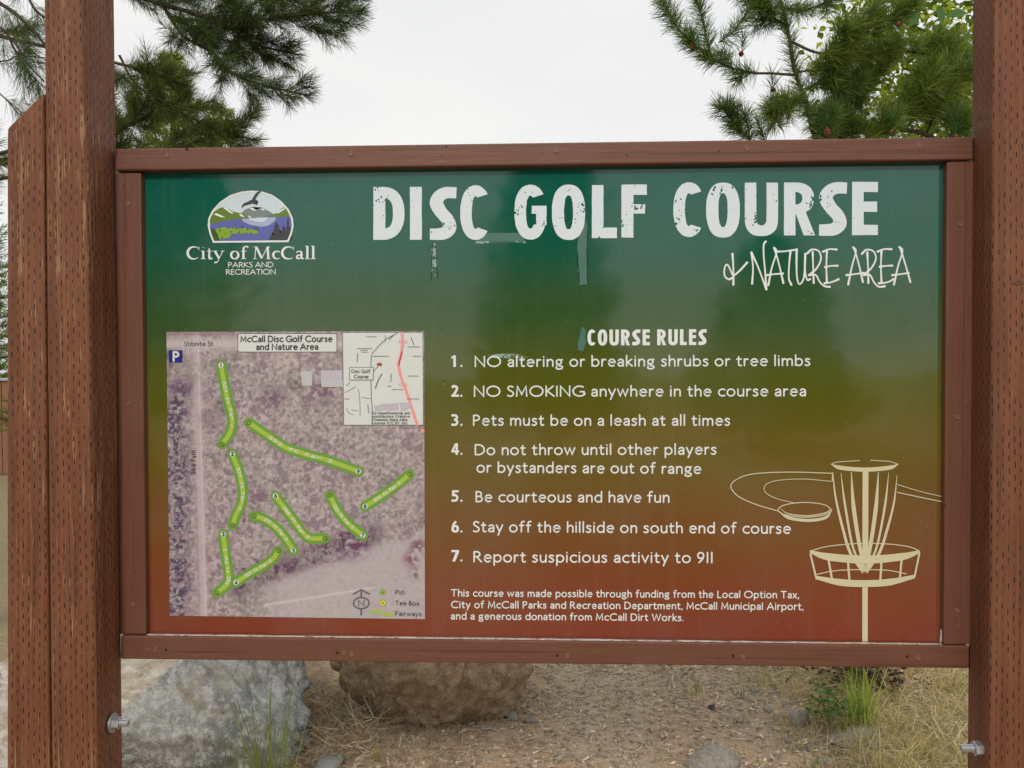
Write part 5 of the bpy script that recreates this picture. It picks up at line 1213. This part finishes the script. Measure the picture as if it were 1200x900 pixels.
# pine at the right: limb rises behind the sign from a trunk outside the frame
RG = [(.085, .150, .038), (.110, .180, .042), (.140, .205, .046), (.065, .120, .040)]
YG = [(.20, .255, .040), (.25, .29, .05), (.16, .22, .045)]
base_r = atD(1480, 900, 2.9); base_r[2] = gh(base_r[0], base_r[1])-.05
pine_r = empty('pine_tree', tuple(base_r), 'green short needled pine with reddish cones at the upper right', 'tree')
o, _ = tube('trunk', [base_r, base_r+np.array((-.03, 0, .9)), base_r+np.array((.02, .02, 1.9)), base_r+np.array((0, 0, 3.6))], .09, .02, pine_r, M['bark'], 12, 8); parented(o, pine_r)
fo = Foliage(); NL, NW = .050, .0016
RB = [ ([(1480, 620, 2.9), (1280, 470, 2.8), (1080, 330, 2.6), (985, 220, 2.45), (955, 160, 2.4), (945, 120, 2.4), (932, 85, 2.4), (925, 45, 2.4), (915, 0, 2.4), (900, -70, 2.4)], .012, 0, 0, 0, RG, .50),
 ([(932, 88, 2.4), (905, 86, 2.38), (880, 85, 2.36), (848, 76, 2.34), (820, 58, 2.32), (798, 38, 2.3), (784, 15, 2.3), (770, -12, 2.3)], .0045, 5, .04, .07, RG, .25),
 ([(832, 66, 2.33), (826, 35, 2.33), (818, 5, 2.33), (812, -20, 2.33)], .003, 0, .04, .05, RG, .1), ([(842, 50, 2.34), (858, 38, 2.34), (872, 20, 2.34), (880, 8, 2.34)], .0018, 0, 0, 0, RG, .05),
 ([(925, 48, 2.4), (960, 62, 2.38), (985, 52, 2.36), (1010, 38, 2.36), (1040, 22, 2.35), (1068, 2, 2.35), (1090, -20, 2.35)], .0045, 10, .05, .10, RG+YG, .2),
 ([(915, 8, 2.4), (938, 12, 2.4), (966, 3, 2.4), (990, -12, 2.4)], .003, 2, .03, .05, RG, .1),
 ([(885, 172, 2.35), (868, 152, 2.33), (855, 138, 2.32), (848, 128, 2.3)], .0025, 4, .03, .045, DKG+RG, .1), ([(900, 172, 2.35), (892, 155, 2.34), (888, 142, 2.33)], .002, 0, 0, 0, RG, .1), ([(880, 168, 2.35), (876, 150, 2.34), (872, 132, 2.33)], .002, 0, 0, 0, RG, .1),
 ([(925, 30, 2.4), (905, 20, 2.38), (890, 5, 2.36), (885, -20, 2.36)], .004, 7, .04, .08, RG, .0),
 ([(945, 120, 2.4), (925, 122, 2.38), (912, 135, 2.36), (905, 148, 2.35)], .003, 7, .04, .07, YG+RG, .0),
 ([(940, 105, 2.4), (965, 98, 2.42), (990, 108, 2.45), (1010, 100, 2.45)], .003, 7, .04, .07, RG, .0),
 ([(1480, 330, 2.9), (1280, 240, 2.75), (1140, 185, 2.65), (1085, 158, 2.6), (1060, 153, 2.55), (1035, 150, 2.5)], .014, 4, .04, .08, RG, .85),
 ([(1060, 153, 2.55), (1090, 115, 2.55), (1120, 90, 2.55), (1150, 75, 2.6)], .0040, 10, .06, .11, YG+RG, .1),
 ([(1035, 150, 2.5), (1010, 148, 2.5), (990, 152, 2.48), (970, 146, 2.45), (962, 135, 2.45)], .004, 10, .05, .09, RG, .1),
 ([(1040, 150, 2.5), (1065, 132, 2.52), (1078, 112, 2.52), (1086, 84, 2.52)], .0035, 10, .05, .09, YG+RG, .1),
 ([(1010, 140, 2.5), (1008, 112, 2.5), (1012, 92, 2.5), (1022, 82, 2.5)], .003, 9, .04, .08, YG+RG, .1),
 ([(975, 172, 2.35), (970, 150, 2.34), (966, 128, 2.33)], .0035, 5, .03, .06, RG, .1), ([(1010, 172, 2.45), (1030, 152, 2.45), (1050, 130, 2.46)], .003, 6, .04, .07, YG+RG, .1),
 ([(1085, 158, 2.6), (1100, 120, 2.6), (1105, 80, 2.62), (1118, 40, 2.62)], .004, 12, .06, .11, YG+RG, .1),
 ([(1110, 170, 2.5), (1118, 150, 2.5), (1128, 130, 2.5)], .003, 6, .04, .06, RG, .1),
 ([(932, 85, 2.4), (960, 80, 2.38), (990, 70, 2.4), (1020, 62, 2.42), (1050, 60, 2.44)], .0035, 10, .05, .08, RG+YG, .1),
 ([(1480, 230, 2.9), (1300, 140, 2.8), (1180, 100, 2.7), (1110, 70, 2.65), (1060, 60, 2.6), (1015, 66, 2.6)], .008, 12, .06, .12, YG+RG, .5),
 ([(1480, 400, 2.9), (1280, 260, 2.8), (1180, 170, 2.7), (1130, 130, 2.65), (1085, 118, 2.6), (1040, 122, 2.6)], .008, 7, .05, .10, YG, .6),
 ([(965, 170, 2.5), (985, 140, 2.5), (990, 118, 2.5), (985, 95, 2.5)], .003, 9, .05, .08, YG+RG, .1)]
for pts, r_, ns, a0, a1, pal, st in RB:
    o, P_ = tube('branch', ptsD(*pts), r_, max(.0014, r_*.35), pine_r, M['bark'], 8, 6); parented(o, pine_r)
    if ns: side_shoots(fo, P_, None, int(ns*1.7), a0, a1, NL, NW, 1250, pal, start=max(.15, st), spread=(.4, .95), up=.25, curve=.1)
    if pts[0][0] < 1400 or st == .50 and not ns: fo.shoot(P_[int(len(P_)*st):], NL, NW, 2100, pal, spread=(.35, .95), curve=.1)
    else: fo.shoot(P_[int(len(P_)*.60):], NL*.9, NW, 900, pal, spread=(.4, .95), curve=.1)
for x, y, D, L, r_, dx, dy in ((812, 58, 2.3, .030, .013, -2, -14), (868, 66, 2.34, .020, .010, 3, -14), (906, 108, 2.37, .018, .011, -1, -14), (822, 12, 2.33, .022, .008, -4, -14), (907, 140, 2.34, .020, .009, -4, -14), (970, 160, 2.3, .034, .013, -2, -14), (1086, 92, 2.5, .022, .009, 2, -14), (1050, 30, 2.33, .020, .009, 10, -8), (1011, 105, 2.46, .018, .008, 2, -14), (1120, 166, 2.45, .03, .012, -1, -14), (1044, 158, 2.4, .02, .009, 2, -10)):
    o = cone(atD(x, y, D), (dx, .3, -dy), L*.85, r_*.8, pine_r); parented(o, pine_r)
    q = atD(x, y, D); fo.shoot([q, q+np.array((dx*.0015, 0, .03)), q+np.array((dx*.0025, 0, .055))], .045, NW, 900, [(.06, .14, .03), (.05, .12, .03)], spread=(.3, .7))
o = fo.build('needles', pine_r, M['needle']); parented(o, pine_r)

# broadleaved tree behind the right pine
LG = [(.12, .18, .025), (.18, .24, .03), (.08, .14, .025), (.32, .38, .045), (.42, .46, .06)]
base_b = atD(1330, 900, 4.4); base_b[2] = gh(base_b[0], base_b[1])-.05
bt = empty('broadleaf_tree', tuple(base_b), 'yellow green broadleaved tree behind the right pine and post', 'tree')
o, TB = tube('trunk', [base_b, base_b+np.array((-.05, 0, 1.2)), base_b+np.array((.05, .05, 2.4)), base_b+np.array((0, 0, 4.2))], .08, .02, bt, M['bark'], 10, 6); parented(o, bt)
V_ = []; C_ = []
limbs = [[(1330, 330, 4.4), (1220, 230, 4.3), (1120, 150, 4.2), (1050, 110, 4.2), (1000, 100, 4.2)], [(1330, 200, 4.4), (1200, 110, 4.3), (1110, 50, 4.2), (1040, 20, 4.2), (990, 15, 4.2)], [(1330, 60, 4.4), (1200, 20, 4.3), (1090, -20, 4.2), (1020, -40, 4.2)],
         [(1200, 110, 4.3), (1150, 90, 4.1), (1100, 90, 4.0), (1060, 80, 4.0)], [(1330, 420, 4.4), (1200, 250, 4.5), (1120, 190, 4.5), (1060, 160, 4.5)], [(1330, 150, 4.4), (1300, 50, 4.5), (1250, -60, 4.5)], [(1330, 250, 4.4), (1400, 120, 4.6), (1480, 20, 4.7)]]
for li, pts in enumerate(limbs):
    o, P_ = tube('branch', ptsD(*pts), .014, .004, bt, M['bark'], 6, 6); parented(o, bt)
    n_ = 1000
    for k in range(n_):
        t_ = rng.uniform(.30, 1.0); p = P_[int(t_*(len(P_)-1))]+rng.normal(size=3)*np.array((.15, .18, .13)); L = rng.uniform(.03, .055)
        d = np.array((rng.normal(), rng.normal(), rng.normal()*.6-.4)); f = leaf_faces(p, d, L, L*.72, n=np.array((rng.normal()*.6, rng.normal()*.6-.3, 1)))
        V_.append(f); C_ += [np.array(LG[rng.integers(5)])*rng.uniform(.7, 1.2)]*len(f)
o = soup('leaves', np.concatenate(V_), C_, M['leaf'], bt); o['kind'] = 'stuff'; parented(o, bt)
# a spray of larger near leaves beside the post
V_ = []; C_ = []
for x, y, L, dx, dz in ((1075, 14, .075, -.5, -.8), (1098, 8, .07, .3, -.9), (1132, 14, .09, -1, -.25), (1130, 42, .07, -.3, -.9), (1108, 30, .06, -.7, -.5), (1085, 2, .06, -.8, .1), (1120, -2, .08, -.9, .1), (1136, 60, .06, -.4, -.7), (1065, 4, .05, -.9, -.2)):
    f = leaf_faces(atD(x, y, 3.2), np.array((dx, -.2, dz)), L, L*.62, n=np.array((.1, -.8, .6))); V_.append(f); C_ += [np.array((.065, .15, .045))*rng.uniform(.8, 1.3)]*len(f)
o, _ = tube('branch', ptsD((1330, 60, 4.4), (1210, -20, 3.5), (1140, -8, 3.2), (1090, 0, 3.2)), .006, .002, bt, M['bark'], 6, 5); parented(o, bt)
o = soup('large_leaves', np.concatenate(V_), C_, M['leaf'], bt); parented(o, bt)
o, _ = tube('twig', ptsD((1150, 150, 3.0), (1136, 140, 3.0), (1130, 118, 3.0), (1122, 106, 3.0), (1116, 100, 3.0)), .005, .002, bt, M['bark'], 6, 4); parented(o, bt)
o, _ = tube('twig', ptsD((1122, 106, 3.0), (1130, 98, 3.0)), .003, .0015, bt, M['bark'], 5, 4); parented(o, bt)

# more distant conifers
def conifer(x, y, h, rad, pal, label, levels=26, per=9, nl=.16, wid=.010, dens=70, group=None, seed=0):
    z = gh(x, y)-.05; root = empty('conifer_tree', (x, y, z), label, 'tree', group); f_ = Foliage()
    o, _ = tube('trunk', [(0, 0, 0), (.03, 0, h*.4), (0, .02, h*.75), (0, 0, h*.99)], .02*h, .01, root, M['bark'], 8, 5)
    for k in range(levels):
        t_ = .12+.87*k/levels; L0 = rad*(1-t_)**.8+.05
        for j in range(per):
            a_ = j*6.283/per+k*2.4+rng.uniform(-.2, .2); L = L0*rng.uniform(.7, 1.1); b0 = np.array((0, 0, t_*h)); d = np.array((math.cos(a_), math.sin(a_), .35*t_))
            q = smooth_path([b0, b0+d*L*.5-np.array((0, 0, .08*L)), b0+d*L+np.array((0, 0, .15*L))], 3); f_.shoot(q, nl, wid, dens, pal, start=.15, spread=(.3, .8))
            for s_ in (-1, 1):
                a2 = a_+s_*.7; m0 = q[len(q)//2]; f_.shoot([m0, m0+np.array((math.cos(a2), math.sin(a2), .35*t_+.15))*L*.42], nl, wid, dens, pal, spread=(.3, .8))
    o = f_.build('needles', root, M['needle']); return root
p = atD(262, 434, 9.0); conifer(p[0], p[1], 4.75, .95, YG+OLV, 'mid green young conifer whose top shows above the rail at left', 30, 9, .10, .009, 110)
p = atD(312, 434, 9.6); conifer(p[0], p[1], 4.32, .6, YG+OLV, 'small pale green conifer tip just above the top rail', 26, 8, .09, .009, 100)
p = atD(205, 434, 10.5); conifer(p[0], p[1], 6.0, 1.25, YG+OLV, 'olive green conifer filling in behind the pine boughs at left', 32, 10, .12, .010, 110)
p = atD(120, 434, 12); conifer(p[0], p[1], 6.2, 1.5, OLV+RG, 'bushy conifer behind the left post', 30, 9, .16, .012, 60)
p = atD(-40, 434, 17); conifer(p[0], p[1], 7.0, 1.8, OLV+RG, 'green conifer seen past the outer edge of the left post', 28, 9, .16, .012, 60)
for i, (x, y, h) in enumerate(((-4.5, 21, 5.0), (-1.2, 24, 4.6), (2.5, 22, 4.4), (6, 20, 5.2), (9.5, 24, 6.5), (-9, 22, 6))): conifer(x, y, h, 1.5, OLV+DKG, '%s conifer of the far tree line hidden behind the %s' % (('short', 'lowest', 'small', 'mid sized', 'tallest', 'broad')[i], ('left end of the panel', 'city emblem', 'middle of the panel', 'rule lines', 'right post', 'left post')[i]), 18, 8, .28, .03, 22, group='far tree line behind the sign')
# trees behind the camera, seen only as soft reflections in the panel
for i, (x, y, h, r_, lab) in enumerate(((-6.0, -9.5, 9.5, 2.2, 'pine behind the viewer mirrored darkly at the left end of the panel'), (.2, -11, 7.0, 1.5, 'pine behind the viewer mirrored above the middle of the panel'), (4.7, -14, 4.4, 2.0, 'low pine behind the viewer mirrored under the heading at the right'))):
    conifer(x, y, h, r_, DKG+OLV, lab, 24, 10, .26, .035, 40)

# fence piece seen past the left edge
fr = atD(3, 490, 11.5); fence = empty('wooden_fence', (fr[0], fr[1], 0), 'brown wooden board fence far off at the left edge', 'fence')
m, t, b = new_mat('fence_boards', rough=.8); t.links.new(mixc(t, noise(t, mapping(t, t.nodes.new('ShaderNodeTexCoord').outputs['Object'], (30, 30, 2)), 1, 4), (.16, .07, .035, 1), (.26, .13, .07, 1)), b.inputs['Base Color']); M['fence'] = m
me0 = None
for i in range(14):
    bm = bmesh.new(); bmesh.ops.create_cube(bm, size=1)
    for v in bm.verts: v.co = (v.co.x*.13, v.co.y*.022, (v.co.z+.5)*1.38)
    if me0 is None:
        bmesh.ops.bevel(bm, geom=bm.edges[:], offset=.004, segments=1, affect='EDGES'); me0 = bpy.data.meshes.new('board'); bm.to_mesh(me0); me0.materials.append(M['fence'])
    bm.free(); o = bpy.data.objects.new('board', me0); C.objects.link(o); o.parent = fence; o.location = (-1.78+i*.142, 0, .03)
for z in (.35, 1.15):
    bm = bmesh.new(); bmesh.ops.create_cube(bm, size=1)
    for v in bm.verts: v.co = (v.co.x*2.1-.86, v.co.y*.05+.04, v.co.z*.09+z)
    me = bpy.data.meshes.new('fence_rail'); bm.to_mesh(me); bm.free(); me.materials.append(M['fence']); o = bpy.data.objects.new('fence_rail', me); C.objects.link(o); o.parent = fence
bm = bmesh.new(); bmesh.ops.create_cube(bm, size=1)
for v in bm.verts: v.co = (v.co.x*2.2-.86, v.co.y*.12, v.co.z*.035+1.44)
me = bpy.data.meshes.new('cap_rail'); bm.to_mesh(me); bm.free(); me.materials.append(M['zinc']); o = bpy.data.objects.new('cap_rail', me); C.objects.link(o); o.parent = fence

for o in bpy.data.objects:
    nm = o.name.split('.')[0]
    if o.parent and (nm.endswith('lettering') or nm in ('snow', 'lake_glare', 'pines', 'bushes', 'tree_shadows', 'hills', 'inset_streets', 'inset_blocks', 'inset_highway', 'legend_ring', 'legend_fairway', 'chain_ring', 'pole')): o['kind'] = 'stuff'
